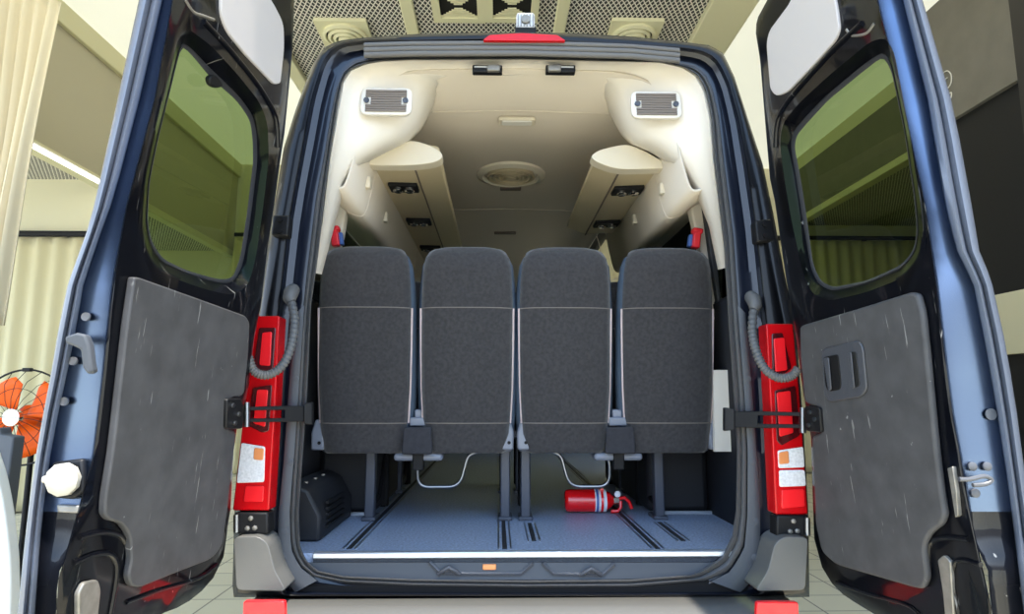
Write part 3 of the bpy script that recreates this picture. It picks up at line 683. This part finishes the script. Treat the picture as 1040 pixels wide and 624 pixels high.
for u0, u1, v0, v1, s_ in ((238, 272, 521, 543, -1), (789, 822, 524, 546, 1)):
    pts = [(u0, v0), (u1, v0), (u1, v1), (u0, v1)]
    h_ = obj('lower_hinge', MB().prism([hr(u, v, -0.04) for u, v in pts], (0, 0.06, 0)), M['blackm'], van, 0.006)
    for fu, fv in ((0.5, 0.25), (0.62, 0.7), (0.4, 0.72)): obj('bolt', MB().lathe([(0.008, 0), (0.008, 0.006), (0.005, 0.008)], 6, hr(u0 + (u1 - u0) * fu, v0 + (v1 - v0) * fv, -0.04), (0, -1, 0)), M['chrome_paint'], h_)
    uu = u0 + 2 if s_ < 0 else u1 - 2
    obj('pin', MB().tube([hr(uu, v0 + 2, -0.05), hr(uu, v1 - 2, -0.05)], 0.009, 10), M['steel'], h_)
for pts in ([(277, 218), (294, 219), (292, 240), (275, 239)], [(767, 224), (784, 222), (787, 244), (769, 246)]):
    h_ = obj('upper_hinge', MB().prism([hr(u, v, -0.03) for u, v in pts], (0, 0.05, 0)), M['blackm'], van, 0.006)
    c = hr(sum(p[0] for p in pts) / 4, sum(p[1] for p in pts) / 4, -0.032)
    for dz in (-0.02, 0.02): obj('bolt', MB().lathe([(0.009, 0), (0.009, 0.006)], 6, c + Vector((0, 0, dz)), (0, -1, 0)), M['blackm'], h_)
# ribbed wiring hoses
def hose(pts):
    P = catmull([hr(u, v, o_) for u, v, o_ in pts], 22)
    R = [0.0135 + (0.0016 if k % 4 < 2 else -0.0012) for k in range(len(P))]
    h_ = obj('wiring_hose', MB().tube(P, R, 12), M['hose'], van, smooth=80)
    a = P[0]; obj('hose_boot', MB().tube([a + Vector((0, 0.03, 0.035)), a + Vector((0, 0.005, 0.02)), a + Vector((0, -0.01, -0.005)), P[6]], [0.022, 0.026, 0.022, 0.017], 12), M['hose'], h_)
hose([(295, 303, 0.0), (299, 325, -0.05), (296, 350, -0.09), (287, 371, -0.12), (272, 381, -0.14), (258, 377, -0.15), (252, 362, -0.16)])
hose([(766, 310, 0.0), (764, 335, -0.05), (768, 357, -0.09), (777, 375, -0.12), (791, 384, -0.14), (804, 382, -0.15), (811, 374, -0.16)])
# check straps
def strap(ua, ub, v0, v1, sl0, sl1):
    A = [hr(ua, v0, 0.03), hr(ua, v1, 0.03)]; B = [hr(ub, v0 + 1, -0.10), hr(ub, v1 + 1, -0.10)]
    def at(t, k): return A[0].lerp(B[0], t).lerp(A[1].lerp(B[1], t), k)
    m = MB(); th = Vector((0, -0.012, 0))
    def q(t0, t1, k0, k1): m.prism([at(t0, k0), at(t1, k0), at(t1, k1), at(t0, k1)], th)
    q(-0.03, sl0, 0, 1); q(sl0, 1, 0, 0.24); q(sl0, 1, 0.76, 1); q(sl1, 1, 0.2, 0.8)
    s_ = obj('check_strap', m, M['black'], van, 0.002)
    obj('anchor', MB().prism([at(-0.12, -0.25), at(0.03, -0.18), at(0.03, 1.18), at(-0.12, 1.25)], Vector((0, -0.02, 0))), M['blackm'], s_, 0.004)
    obj('pivot', MB().tube([at(0.97, -0.3) + th, at(0.97, 1.3) + th], 0.010, 10), M['steel'], s_)
strap(312, 250, 412.5, 428, 0.36, 0.93); strap(742, 816, 418, 434, 0.36, 0.93)

# ------------------------------------------------------------------ rear doors
def build_door(sg, hinge, lean, ang, EI, BI, BO, hedge, topd, win, ring, cover, trim, wintop):
    P0 = hy(hinge[0], hinge[1], 2.15)
    d = Vector((sg * math.sin(ang), -math.cos(ang), 0)); h = Vector((-sg * lean, 0.0, 1)).normalized()
    n = d.cross(h).normalized()
    if n.x * sg > 0: n = -n
    def op(u, v, off=0.0): return hp(u, v, P0 + n * off, n)
    root = obj('rear_door', MB(), M['paint'], van)
    ys = [-130, -90, -50, -20, 0, 30, 60, 100, 140, 180, 210, 235, 255, 275, 290, 310, 340, 380, 420, 460, 490, 520, 545, 565, 580, 600, 625, 660]
    def line(tab):
        t = sorted((b, a) for a, b in tab); return [(interp([k[0] for k in t], [k[1] for k in t], y), y) for y in ys]
    ei, bi, bo = line(EI), line(BI), line(BO)
    Dl = ei + hedge      # closed outline: free edge downwards, then hinge edge upwards
    cw = wintop; n_ = 220
    dl = radial(Dl, cw, n_); rg = radial(px(ring, 10, 5), cw, n_); gl = radial(px(win, 8, 5), cw, n_)
    t1, t2 = 0.35, 0.75
    inner = MB().loft([[op(*q, -0.05) for q in gl], [op(*q, -0.04) for q in mixl(gl, rg, 0.25)], [op(*q, -0.012) for q in mixl(gl, rg, 0.75)], [op(*q, 0.002) for q in rg], [op(*q, 0.0) for q in mixl(rg, dl, 0.3)], [op(*q, 0.0) for q in mixl(rg, dl, 0.93)], [op(*q, -0.006) for q in dl], [op(*q, -0.02) for q in dl]])
    root.data.from_pydata([tuple(v - OFF[van.name]) for v in inner.v], [], inner.f); root.data.update()
    bm = bmesh.new(); bm.from_mesh(root.data); bmesh.ops.recalc_face_normals(bm, faces=bm.faces); bm.to_mesh(root.data); bm.free()
    root.data.polygons.foreach_set('use_smooth', [True] * len(root.data.polygons)); root.data.set_sharp_from_angle(angle=math.radians(50))
    OFF[root.name] = OFF[van.name]
    # outer skin, wrapping round to the inner skin on the hinge side
    obj('outer_skin', MB().loft([[op(*q, -0.055) for q in gl], [op(*q, -0.07) for q in mixl(gl, rg, 0.3)], [op(*q, -0.075) for q in dl], [op(*q, -0.02) for q in dl]]), M['body'], root, smooth=50)
    # rubber ring and pane
    obj('window_rubber', MB().loft([[op(*q, -0.052) for q in gl], [op(*q, -0.040) for q in gl], [op(*q, -0.036) for q in mixl(gl, rg, 0.18)], [op(*q, -0.04) for q in mixl(gl, rg, 0.34)]]), M['rubber_dark'], root, smooth=70)
    obj('window_pane', MB().add([op(*q, -0.052) for q in gl], [tuple(range(len(gl)))]), M['glass'], root)
    # free edge: return, its upper part coloured as reflected sky, and outer flange
    E = [op(*q, -0.012) for q in ei]; zt = [p.z for p in E][::-1]; yt = [p.y for p in E][::-1]
    def fe(u, v, dy):
        y = 1.4
        for _ in range(6):
            p = hy(u, v, y); y = interp(zt, yt, p.z) + dy
        return hy(u, v, y)
    A = E; B1 = [fe(*q, 0.006) for q in mixl(ei, bi, 0.06)]; B2 = [fe(*q, 0.010) for q in mixl(ei, bi, 0.5)]; B = [fe(*q, 0.014) for q in bi]
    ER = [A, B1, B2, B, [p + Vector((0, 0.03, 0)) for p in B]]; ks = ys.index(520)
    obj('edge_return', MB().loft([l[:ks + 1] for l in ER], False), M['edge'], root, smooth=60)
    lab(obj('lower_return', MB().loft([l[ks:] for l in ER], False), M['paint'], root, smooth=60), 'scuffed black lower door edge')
    w = [(0.0, 0.014), (0.06, -0.004), (0.28, -0.012), (0.40, 0.0), (0.46, 0.008), (0.54, 0.0), (0.7, -0.008), (0.9, -0.004), (1.0, 0.012)]
    fl = [[fe(*q, dy) for q in mixl(bi, bo, t)] for t, dy in w]; fl.append([p + Vector((0, 0.05, 0)) for p in fl[-1]])
    obj('edge_flange', MB().loft(fl, False), M['rubber_edge'], root, smooth=70)
    # trim card and white cover
    obj('trim_panel', MB().prism([op(u, v, 0.018) for u, v in px(trim, 7, 5)], n * -0.018), M['panel'], root, 0.007, seg=3)
    obj('access_cover', MB().prism([op(u, v, 0.008) for u, v in px(cover, 9, 5)], n * -0.01), M['white_cover'], root, 0.003)
    return root, op, fe, n, d, h
M['rubber_edge'] = mat('edge_flange_grey', (92, 98, 110), 0.4, 0.2, 0.2)
PIL = 0.095
LW = [(186, 47), (200, 62), (211, 76), (241, 103), (254, 122), (256.5, 140), (257, 165), (251, 215), (244, 262), (236, 283), (222, 284), (190, 275), (165, 263), (154, 245), (150, 225), (152, 185), (161, 140), (171, 100), (182, 55)]
LR = [(190, 28), (214, 46), (240, 74), (264, 104), (272, 126), (273, 160), (268, 205), (260, 262), (252, 290), (238, 300), (215, 296), (185, 286), (158, 274), (147, 255), (143, 228), (147, 180), (158, 130), (170, 80), (180, 38)]
LH = [(300, 660), (60, 665), (57, 640)]
ldoor = build_door(-1, (246, 540), PIL, math.radians(4.5),
    [(192, -130), (175, 0), (157, 100), (128, 210), (117, 270), (113, 300), (105, 380), (98, 440), (95, 465), (88, 490), (82, 515), (75.5, 554), (61.5, 575), (58, 595), (57, 620), (55, 660)],
    [(184, -130), (165, 0), (142, 100), (116, 200), (103, 235), (85, 288), (78, 330), (66, 390), (57, 430), (50, 470), (45, 510), (40, 560), (36, 618), (33, 660)],
    [(163, -130), (141, 0), (119.5, 100), (97.6, 200), (90, 230), (69, 288), (60, 330), (50, 390), (40, 440), (31, 500), (24, 560), (18, 624), (14, 660)],
    [(60, 668), (130, 650), (158, 626), (187, 615), (213, 594), (226, 570), (231, 551), (235, 507), (238, 440), (252, 400), (259, 340), (265, 310), (272, 250), (279, 205), (284, 168), (289, 135), (294, 84), (297.5, 44), (299, 3), (297, -15), (289, -30), (262, -60)], None,
    LW, LR,
    [(226, -20), (225, 0), (225, 14), (231, 32), (252, 58), (279, 86), (285, 85), (289, 50), (288.5, 24), (278, 3), (262, -20)],
    [(137, 282), (142, 282), (195, 301), (250, 321), (254, 328), (252, 365), (248, 403), (233, 404), (230, 436), (240, 438), (237, 465), (231.4, 519), (226, 554), (216, 568), (186, 579.5), (143, 597), (135, 596), (131, 587), (134.5, 568), (133, 544), (124, 531), (112, 529), (107, 523), (107.5, 508), (115, 461), (122, 400), (130, 330)],
    (205, 180))
rdoor = build_door(1, (824, 543), PIL, math.radians(4.0),
    [(870, -130), (891.5, 0), (923.5, 135), (940, 209), (951.5, 288), (965.6, 411), (975, 461), (978.6, 482), (984, 508), (987.6, 550), (1003, 576), (1005.5, 608), (1010, 640), (1012, 660)],
    [(890, -130), (917, 0), (942, 101), (959, 202), (971, 253), (988.5, 288), (1002.6, 359), (1011.4, 411), (1023.5, 490), (1032.4, 561), (1039.6, 622), (1043, 660)],
    [(905, -130), (937, 0), (969, 111), (987, 209), (995.5, 260), (1006, 281), (1022, 352), (1032.6, 418), (1042, 490), (1052, 560), (1060, 624), (1064, 660)],
    [(1000, 668), (930, 650), (891, 626), (858, 606), (840, 588), (832, 570), (826, 543), (824, 447), (816, 400), (808, 340), (798, 281), (787, 205), (782, 182), (778, 135), (772, 61), (767, 30), (769, 19), (782, -5), (800, -30)], None,
    [(897, 57), (905, 71), (918.5, 135), (928.5, 202), (931, 235), (928, 254), (916, 269), (881, 285), (846, 292), (834, 286), (826, 270), (818.5, 215), (813, 180), (807, 150), (809, 138), (818, 127), (841, 102), (875, 74)],
    [(884, 42), (899, 38), (908, 52), (922, 125), (934, 200), (938, 236), (934, 262), (918, 282), (880, 297), (842, 306), (826, 300), (816, 280), (804, 225), (796, 178), (792, 145), (795, 125), (812, 104), (845, 74)],
    [(806, -25), (804, 0), (781, 31), (778, 44), (782, 91), (788, 98), (799, 94), (825, 67), (848, 41), (852, 30), (849, 6), (842, -25)],
    [(812, 332), (816, 330), (870, 314), (924, 297), (931, 299), (936, 318), (941, 366), (946, 420), (950, 460), (955, 500), (959, 524), (955, 534), (943, 542), (937, 556), (941, 588), (936, 599), (926, 597), (848, 574), (834, 561), (828, 533), (824, 443), (834, 440), (833, 414), (817, 411), (812, 360)],
    (868, 190))
for root, op, fe, n, d, h in (ldoor, rdoor):
    root.data.materials.clear(); root.data.materials.append(M['paint'])
# door furniture
def plate(root, op, pts, off, th, m_, nm, bev=0.003, r=3):
    return obj(nm, MB().prism([op(u, v, off) for u, v in px(pts, r, 3)], (op(0, 0, 0) - op(0, 0, 0)) + N_ * -th), m_, root, bev)
root, op, fe, N_, d, h = ldoor
# left: pull lever, latch, lower bracket, bracket of check strap
c0 = [fe(u, v, -0.01) for u, v in ((72, 343), (84, 339), (93, 341), (97, 352), (99, 370), (101, 378), (95, 381), (90, 374), (88, 356), (80, 352), (73, 350))]
lv = obj('release_lever', MB().prism(c0, (0, -0.022, 0)), M['pillar'], root, 0.005)
for u, v in ((88, 322), (75, 367), (66, 408)): obj('screw', MB().lathe([(0.009, 0), (0.009, 0.005), (0.004, 0.004)], 14, fe(u, v, 0.004), (0, -1, 0)), M['screw'], root)
la = obj('door_latch', MB().prism([fe(u, v, -0.004) for u, v in ((52, 470), (84, 466), (86, 500), (74, 508), (52, 506))], (0, 0.03, 0)), M['blackm'], root, 0.006)
c = fe(66, 487, -0.012); obj('latch_cam', MB().lathe([(0.034, 0), (0.034, 0.012), (0.026, 0.02), (0.012, 0.022)], 10, c, (0, -1, 0)), M['latch'], root)
obj('latch_tongue', MB().box(fe(54, 487, -0.02), (0.04, 0.016, 0.014)), M['latch'], root, 0.004)
obj('latch_plate', MB().prism([fe(u, v, -0.004) for u, v in ((57, 513), (80, 514), (80, 522), (58, 521))], (0, 0.02, 0)), M['chrome_paint'], root, 0.003)
plate(root, op, [(80, 624), (80, 603), (86, 592), (100, 589), (103, 600), (100, 626), (97, 645), (80, 645)], 0.012, 0.012, M['chrome_paint'], 'lower_bracket')
plate(root, op, [(231, 405), (246, 405), (248, 420), (247, 436), (230, 436)], 0.028, 0.02, M['blackm'], 'strap_bracket')
for u, v in ((236, 412), (238, 430), (242, 421)): obj('bracket_bolt', MB().lathe([(0.007, 0), (0.007, 0.006)], 8, op(u, v, 0.029), N_), M['steel'], root)
def rib(root, op, pts, r=0.007, off=0.0, m_=None):
    return obj('pressed_rib', MB().tube([op(p.x, p.y, off) for p in catmull([(a, b, 0) for a, b in pts], 5)], r, 8), m_ or M['paint'], root, smooth=80)
rib(root, op, [(80, 546), (98, 541), (112, 541), (124, 546), (130, 560), (130, 585)])
rib(root, op, [(74, 572), (92, 564), (108, 562), (116, 568), (118, 582), (114, 610), (108, 640)])
rib(root, op, [(128, 612), (160, 600), (200, 588), (220, 574)], 0.006)
rib(root, op, [(206, 22), (232, 50), (258, 82), (270, 100), (280, 120), (282, 150)], 0.009)
rib(root, op, [(188, 0), (196, 12), (206, 16), (217, 20)], 0.004, 0.0, M['chrome_paint'])
wn_ = plate(root, op, [(213, 78), (219, 75), (225, 82), (228, 88), (220, 90), (214, 86)], -0.02, 0.015, M['black'], 'window_knob', 0.004)
# right
root, op, fe, N_, d, h = rdoor
hpn = plate(root, op, [(834, 355), (872, 346), (876, 354), (880, 395), (875, 403), (842, 409), (837, 402)], 0.024, 0.006, M['dplastic'], 'handle_plate', 0.003, 6)
OFF[hpn.name] = OFF[root.name]
def on_plate(pts, off, m_, nm, r=3): return obj(nm, MB().prism([op(u, v, off) for u, v in px(pts, r, 3)], N_ * -0.004), m_, root, 0.0015)
on_plate([(836, 363), (851, 360), (854, 390), (853, 396), (841, 398), (838, 392)], 0.0262, M['black'], 'grip_recess')
on_plate([(836, 364), (841, 363), (844, 396), (841, 398)], 0.032, M['dplastic'], 'grip_edge', 2)
on_plate([(862, 358), (869, 357), (873, 392), (866, 395)], 0.0262, M['dark_hole'], 'pull_slot')
on_plate([(860.5, 358), (864, 358), (867.5, 394), (864.5, 395)], 0.032, M['dplastic'], 'slot_edge', 1)
plate(root, op, [(817, 412), (832, 414), (834, 440), (818, 438)], 0.028, 0.02, M['blackm'], 'strap_bracket')
for u, v in ((823, 419), (822, 432), (828, 426)): obj('bracket_bolt', MB().lathe([(0.007, 0), (0.007, 0.006)], 8, op(u, v, 0.029), N_), M['steel'], root)
for u, v in ((987, 474), (1002, 474), (990, 501)): obj('screw', MB().lathe([(0.010, 0), (0.010, 0.004), (0.006, 0.006)], 16, fe(u, v, 0.006), (0, -1, 0)), M['screw'], root)
obj('plug', MB().lathe([(0.013, 0), (0.013, 0.003)], 18, fe(1006, 421, 0.008), (0, -1, 0)), M['pillar'], root)
obj('striker_loop', MB().tube(catmull([fe(u, v, -0.012) for u, v in ((974, 487), (985, 487), (1000, 484), (1007, 488), (1000, 492), (988, 493))], 4), 0.005, 8), M['screw'], root)
plate(root, op, [(962, 476), (967, 474), (971, 500), (973, 524), (970, 526), (966, 500)], 0.01, 0.01, M['chrome_paint'], 'lock_plate', 0.002, 1)
plate(root, op, [(952, 569), (958, 564), (965, 571), (968, 620), (969, 640), (961, 640), (957, 600)], 0.01, 0.01, M['chrome_paint'], 'lower_rod', 0.003, 2)
rib(root, op, [(984, 548), (965, 546), (950, 548), (944, 556), (944, 580)])
rib(root, op, [(996, 574), (980, 569), (970, 572), (968, 590), (974, 625)], 0.006)
rib(root, op, [(850, 592), (880, 603), (920, 614), (935, 625)], 0.006)
rib(root, op, [(876, 24), (850, 48), (822, 78), (800, 104), (790, 124), (788, 150)], 0.009)
rib(root, op, [(860, 30), (866, 36), (880, 34), (888, 24)], 0.004, 0.0, M['chrome_paint'])

# wheels so that the van stands on the ground
for s_ in (-1, 1):
    for y in (3.5, 7.2):
        w = obj('wheel', MB().lathe([(0.2, 0), (0.33, 0.01), (0.35, 0.04), (0.35, 0.18), (0.33, 0.21), (0.2, 0.22)], 36, (s_ * 0.95 - s_ * 0.18, y, 0.35), (s_, 0, 0)), M['tyre'], van)
        obj('rim', MB().lathe([(0.2, 0.16), (0.19, 0.2), (0.05, 0.205)], 24, (s_ * 0.95 - s_ * 0.18, y, 0.35), (s_, 0, 0)), M['chrome_paint'], w)
obj('underbody', MB().box((0, 5.2, 0.5), (1.6, 5.9, 0.3)), M['black'], van, 0.05)

# ------------------------------------------------------------------ seats
def seat_proto():
    t = empty('van_seat', (0, 0, 0), '', 'seat', 'rear row seats')
    def yr(z): return -0.16 - 0.10 * (z - 0.29) / 0.84
    lev = [(0.29, 0.150), (0.30, 0.160), (0.34, 0.167), (0.41, 0.174), (0.55, 0.181), (0.70, 0.184), (0.88, 0.186), (0.98, 0.183), (1.04, 0.179), (1.085, 0.170), (1.112, 0.156), (1.126, 0.138), (1.132, 0.116)]
    zs = [l[0] for l in lev]
    rows = []
    for z, w in lev:
        row = []
        for i in range(17):
            u = -1 + i / 8; y = yr(z) + 0.030 * abs(u) ** 4 + (0.05 * max(0, (z - 1.06) / 0.07) ** 2) + 0.006 * math.sin(z * 9)
            row.append((w * u, y, z))
        rows.append(row)
    obj('back_panel', MB().loft(rows, False), M['fabric'], t, smooth=80, thick=0.012)
    # vinyl body with bolsters
    loops = []
    for z, w in ((0.30, 0.17), (0.36, 0.195), (0.45, 0.204), (0.6, 0.208), (0.85, 0.206), (0.98, 0.2), (1.06, 0.190), (1.10, 0.172), (1.12, 0.142)):
        y0 = yr(z) + 0.012 + (0.05 * max(0, (z - 1.06) / 0.07) ** 2); th = 0.13 if z < 0.95 else 0.13 - 0.35 * (z - 0.95) ** 1.2
        lp = []
        for k in range(28):
            a = 2 * PI * k / 28; cx_ = math.copysign(abs(math.cos(a)) ** 0.45, math.cos(a)); cy_ = math.copysign(abs(math.sin(a)) ** 0.6, math.sin(a))
            yy = y0 + th / 2 + cy_ * th / 2
            ww = (w - 0.018 * max(0, -cy_))
            lp.append((ww * cx_, yy, z))
        loops.append(lp)
    obj('backrest', MB().loft(loops, True, True, True), M['vinyl'], t, smooth=70)
    for s_ in (-1, 1):
        obj('piping', MB().tube([(s_ * (interp(zs, [l[1] for l in lev], z) + 0.006), yr(z) + 0.030, z) for z in [0.41 + 0.0235 * k for k in range(21)]], 0.0042, 6), M['piping'], t)
    m = MB()
    for z in (0.41, 0.88):
        w = interp(zs, [l[1] for l in lev], z)
        m.tube([(w * u, yr(z) + 0.030 * abs(u) ** 4 - 0.006 + 0.006 * math.sin(z * 9), z) for u in [-1 + k / 8 for k in range(17)]], 0.0022, 5)
    obj('seam', m, M['stitch'], t)
    obj('seat_cushion', MB().box((0, 0.16, 0.40), (0.40, 0.46, 0.12)), M['vinyl'], t, 0.04, seg=3)
    obj('seat_frame', MB().box((0, 0.12, 0.31), (0.38, 0.42, 0.045)), M['gplastic'], t, 0.015)
    return t
def finish_seat(t, leg_x, cover_x, flap_x, bar):
    """The parts which differ from seat to seat: post, hinge cover, flap."""
    if True:
        l = obj('leg', MB().box((leg_x, 0.0, 0.155), (0.042, 0.05, 0.31)), M['seatleg'], t, 0.006, local=True)
        obj('foot', MB().box((leg_x, 0.02, 0.008), (0.06, 0.12, 0.016)), M['seatleg'], l, 0.004, local=True)
        l = obj('leg', MB().box((leg_x, 0.36, 0.155), (0.04, 0.05, 0.31)), M['black'], t, 0.006, local=True)
        obj('brace', MB().tube([(leg_x, 0.02, 0.05), (leg_x, 0.18, 0.07), (leg_x, 0.34, 0.28)], 0.014, 8), M['black'], l, local=True)
    c = [(cover_x - 0.026, 0, 0.30), (cover_x + 0.026, 0, 0.30), (cover_x + 0.028, 0, 0.37), (cover_x + 0.012, 0, 0.425), (cover_x - 0.012, 0, 0.425), (cover_x - 0.028, 0, 0.37)]
    h_ = obj('hinge_cover', MB().prism([(a, -0.145, z) for a, _, z in c], (0, 0.09, 0)), M['gplastic'], t, 0.008, local=True)
    obj('cover_screw', MB().lathe([(0.007, 0), (0.007, 0.004)], 12, (cover_x + 0.008, -0.145, 0.33), (0, -1, 0)), M['black'], h_, local=True)
    if flap_x is not None:
        f = obj('belt_flap', MB().prism([(flap_x - 0.055, -0.198, 0.395), (flap_x + 0.055, -0.198, 0.395), (flap_x + 0.062, -0.196, 0.288), (flap_x - 0.062, -0.196, 0.288)], (0, 0.018, 0)), M['fabric2'], t, 0.006, local=True)
        obj('belt_catch', MB().box((flap_x, -0.13, 0.415), (0.075, 0.05, 0.035)).box((flap_x, -0.12, 0.445), (0.04, 0.03, 0.04)), M['gplastic'], f, 0.006, local=True)
        obj('under_tray', MB().box((flap_x, -0.10, 0.272), (0.20, 0.10, 0.03)), M['gplastic'], t, 0.012, local=True)
        obj('tray_post', MB().box((flap_x, -0.13, 0.255), (0.045, 0.05, 0.07)), M['black'], t, 0.005, local=True)
    if bar is not None:
        a, b = bar; s_ = 1 if b > a else -1
        P = rounded([(a, -0.02, 0.27), (a, 0.0, 0.135), (b - s_ * 0.035, 0.0, 0.135), (b, 0.0, 0.27), (b + s_ * 0.06, 0.0, 0.285)], 0.05, 6)
        P = [p for p in P]
        obj('slide_bar', MB().tube(P, 0.0075, 10), M['steel'], t, local=True)
def copy_tree(o, parent=None):
    c = o.copy(); C.objects.link(c); c.parent = parent
    for ch in list(o.children): copy_tree(ch, c)
    return c
proto = seat_proto()
SY = 2.87
xc = [hy(u, 350, 2.70).x for u in (371.5, 474.5, 573.5, 677)]
def lx(u, v=495): return hy(u, v, SY).x
labs = ['dark grey cloth van seat at the left end of the rear row', 'dark grey cloth van seat second from left in the rear row', 'dark grey cloth van seat third from left, behind the red fire extinguisher', 'dark grey cloth van seat at the right end of the rear row']
seats = [proto] + [copy_tree(proto) for _ in range(3)]
row2 = [copy_tree(proto) for _ in range(4)]
fx = [(hy(425, 445, 2.72).x), (hy(628, 445, 2.72).x)]
spec = [(lx(376.5) - xc[0], hy(323, 440, 2.73).x - xc[0], fx[0] - xc[0], (lx(424) - xc[0], lx(475) - xc[0])),
        (lx(513) - xc[1], hy(515, 440, 2.73).x - xc[1], None, None),
        (lx(533.5) - xc[2], hy(532, 440, 2.73).x - xc[2], None, None),
        (lx(668.5) - xc[3], hy(726, 440, 2.73).x - xc[3], fx[1] - xc[3], (lx(619) - xc[3], lx(570) - xc[3]))]
for i in range(4):
    seats[i].location = (xc[i], SY, FZ); seats[i]['label'] = labs[i]
    finish_seat(seats[i], *spec[i])
l2 = ['dark van seat ahead of the left end rear seat', 'dark van seat ahead of the second rear seat from left', 'dark van seat ahead of the third rear seat from left', 'dark van seat ahead of the right end rear seat']
for i in range(4):
    row2[i].location = (xc[i], SY + 0.80, FZ); row2[i]['label'] = l2[i]; row2[i]['group'] = 'seats ahead of the rear row'
    finish_seat(row2[i], spec[i][0], spec[i][1], None, None)

# emergency hammers on the window pillars
for u, v, sg_, l in ((340.5, 241, 1, 'small red emergency hammer on the left window pillar'), (707, 243, -1, 'small red emergency hammer on the right window pillar')):
    c = hy(u, v, 2.765); t = empty('emergency_hammer', c, l, 'emergency hammer', 'emergency hammers')
    rot = Matrix.Rotation(sg_ * -0.15, 3, 'Y')
    obj('handle', MB().box(c, (0.032, 0.04, 0.085), rot).box(c + rot @ Vector((0, 0, 0.035)), (0.045, 0.045, 0.022), rot), M['redp'], t, 0.006)
    obj('holder', MB().box(c + rot @ Vector((sg_ * 0.021, 0.016, -0.008)), (0.018, 0.03, 0.055), rot), M['bluep'], t, 0.004)

# fire extinguisher lying on the van floor
r_ = 0.0495; ey = 3.02
xa, xb = hy(573.5, 510, ey).x, hy(618, 510, ey).x
fe_ = empty('fire_extinguisher', ((xa + xb) / 2, ey, FZ), 'red fire extinguisher lying on the floor under the rear seats', 'fire extinguisher')
o0 = (xa, ey, FZ + r_ + 0.004); L = xb - xa
obj('cylinder', MB().lathe([(0.0, 0), (r_ - 0.012, 0.0), (r_ - 0.003, 0.006), (r_, 0.02), (r_, L - 0.035), (r_ * 0.93, L - 0.015), (r_ * 0.7, L + 0.006), (r_ * 0.42, L + 0.02), (0.016, L + 0.024), (0.016, L + 0.04), (0.0, L + 0.04)], 36, o0, (1, 0, 0)), M['red'], fe_, smooth=50)
obj('blue_band', MB().lathe([(r_ + 0.0008, L * 0.70), (r_ + 0.0008, L * 0.745)], 36, o0, (1, 0, 0)), M['blue_label'], fe_)
obj('white_band', MB().lathe([(r_ + 0.0007, L * 0.67), (r_ + 0.0007, L * 0.695)], 36, o0, (1, 0, 0)).lathe([(r_ + 0.0007, L * 0.75), (r_ + 0.0007, L * 0.80)], 36, o0, (1, 0, 0)).lathe([(r_ + 0.0007, L * 0.86), (r_ + 0.0007, L * 0.93)], 36, o0, (1, 0, 0)), M['white_label'], fe_)
obj('clamp_band', MB().lathe([(r_ + 0.002, L * 0.805), (r_ + 0.002, L * 0.855)], 36, o0, (1, 0, 0)).box((xa + L * 0.83, ey - 0.02, FZ + 2 * r_ + 0.004), (0.016, 0.02, 0.014)), M['red'], fe_)
hx0 = Vector((xb + 0.035, ey - 0.005, FZ + r_ + 0.006))
obj('valve', MB().box(hx0, (0.03, 0.026, 0.026)), M['chrome_paint'], fe_, 0.004)
obj('gauge', MB().lathe([(0.014, 0), (0.014, 0.01), (0.011, 0.012)], 20, hx0 + Vector((0.002, -0.012, 0.028)), (0, -1, 0.15)), M['white_label'], fe_)
obj('handle', MB().tube([hx0 + Vector(v) for v in ((0.01, -0.01, 0.008), (0.035, -0.01, 0.012), (0.055, -0.012, -0.006), (0.066, -0.012, -0.035))], 0.008, 8), M['red'], fe_)
obj('squeeze_lever', MB().tube([hx0 + Vector(v) for v in ((0.018, -0.012, -0.002), (0.016, -0.02, -0.028), (0.002, -0.024, -0.044), (-0.03, -0.026, -0.046))], 0.0075, 8), M['red'], fe_)
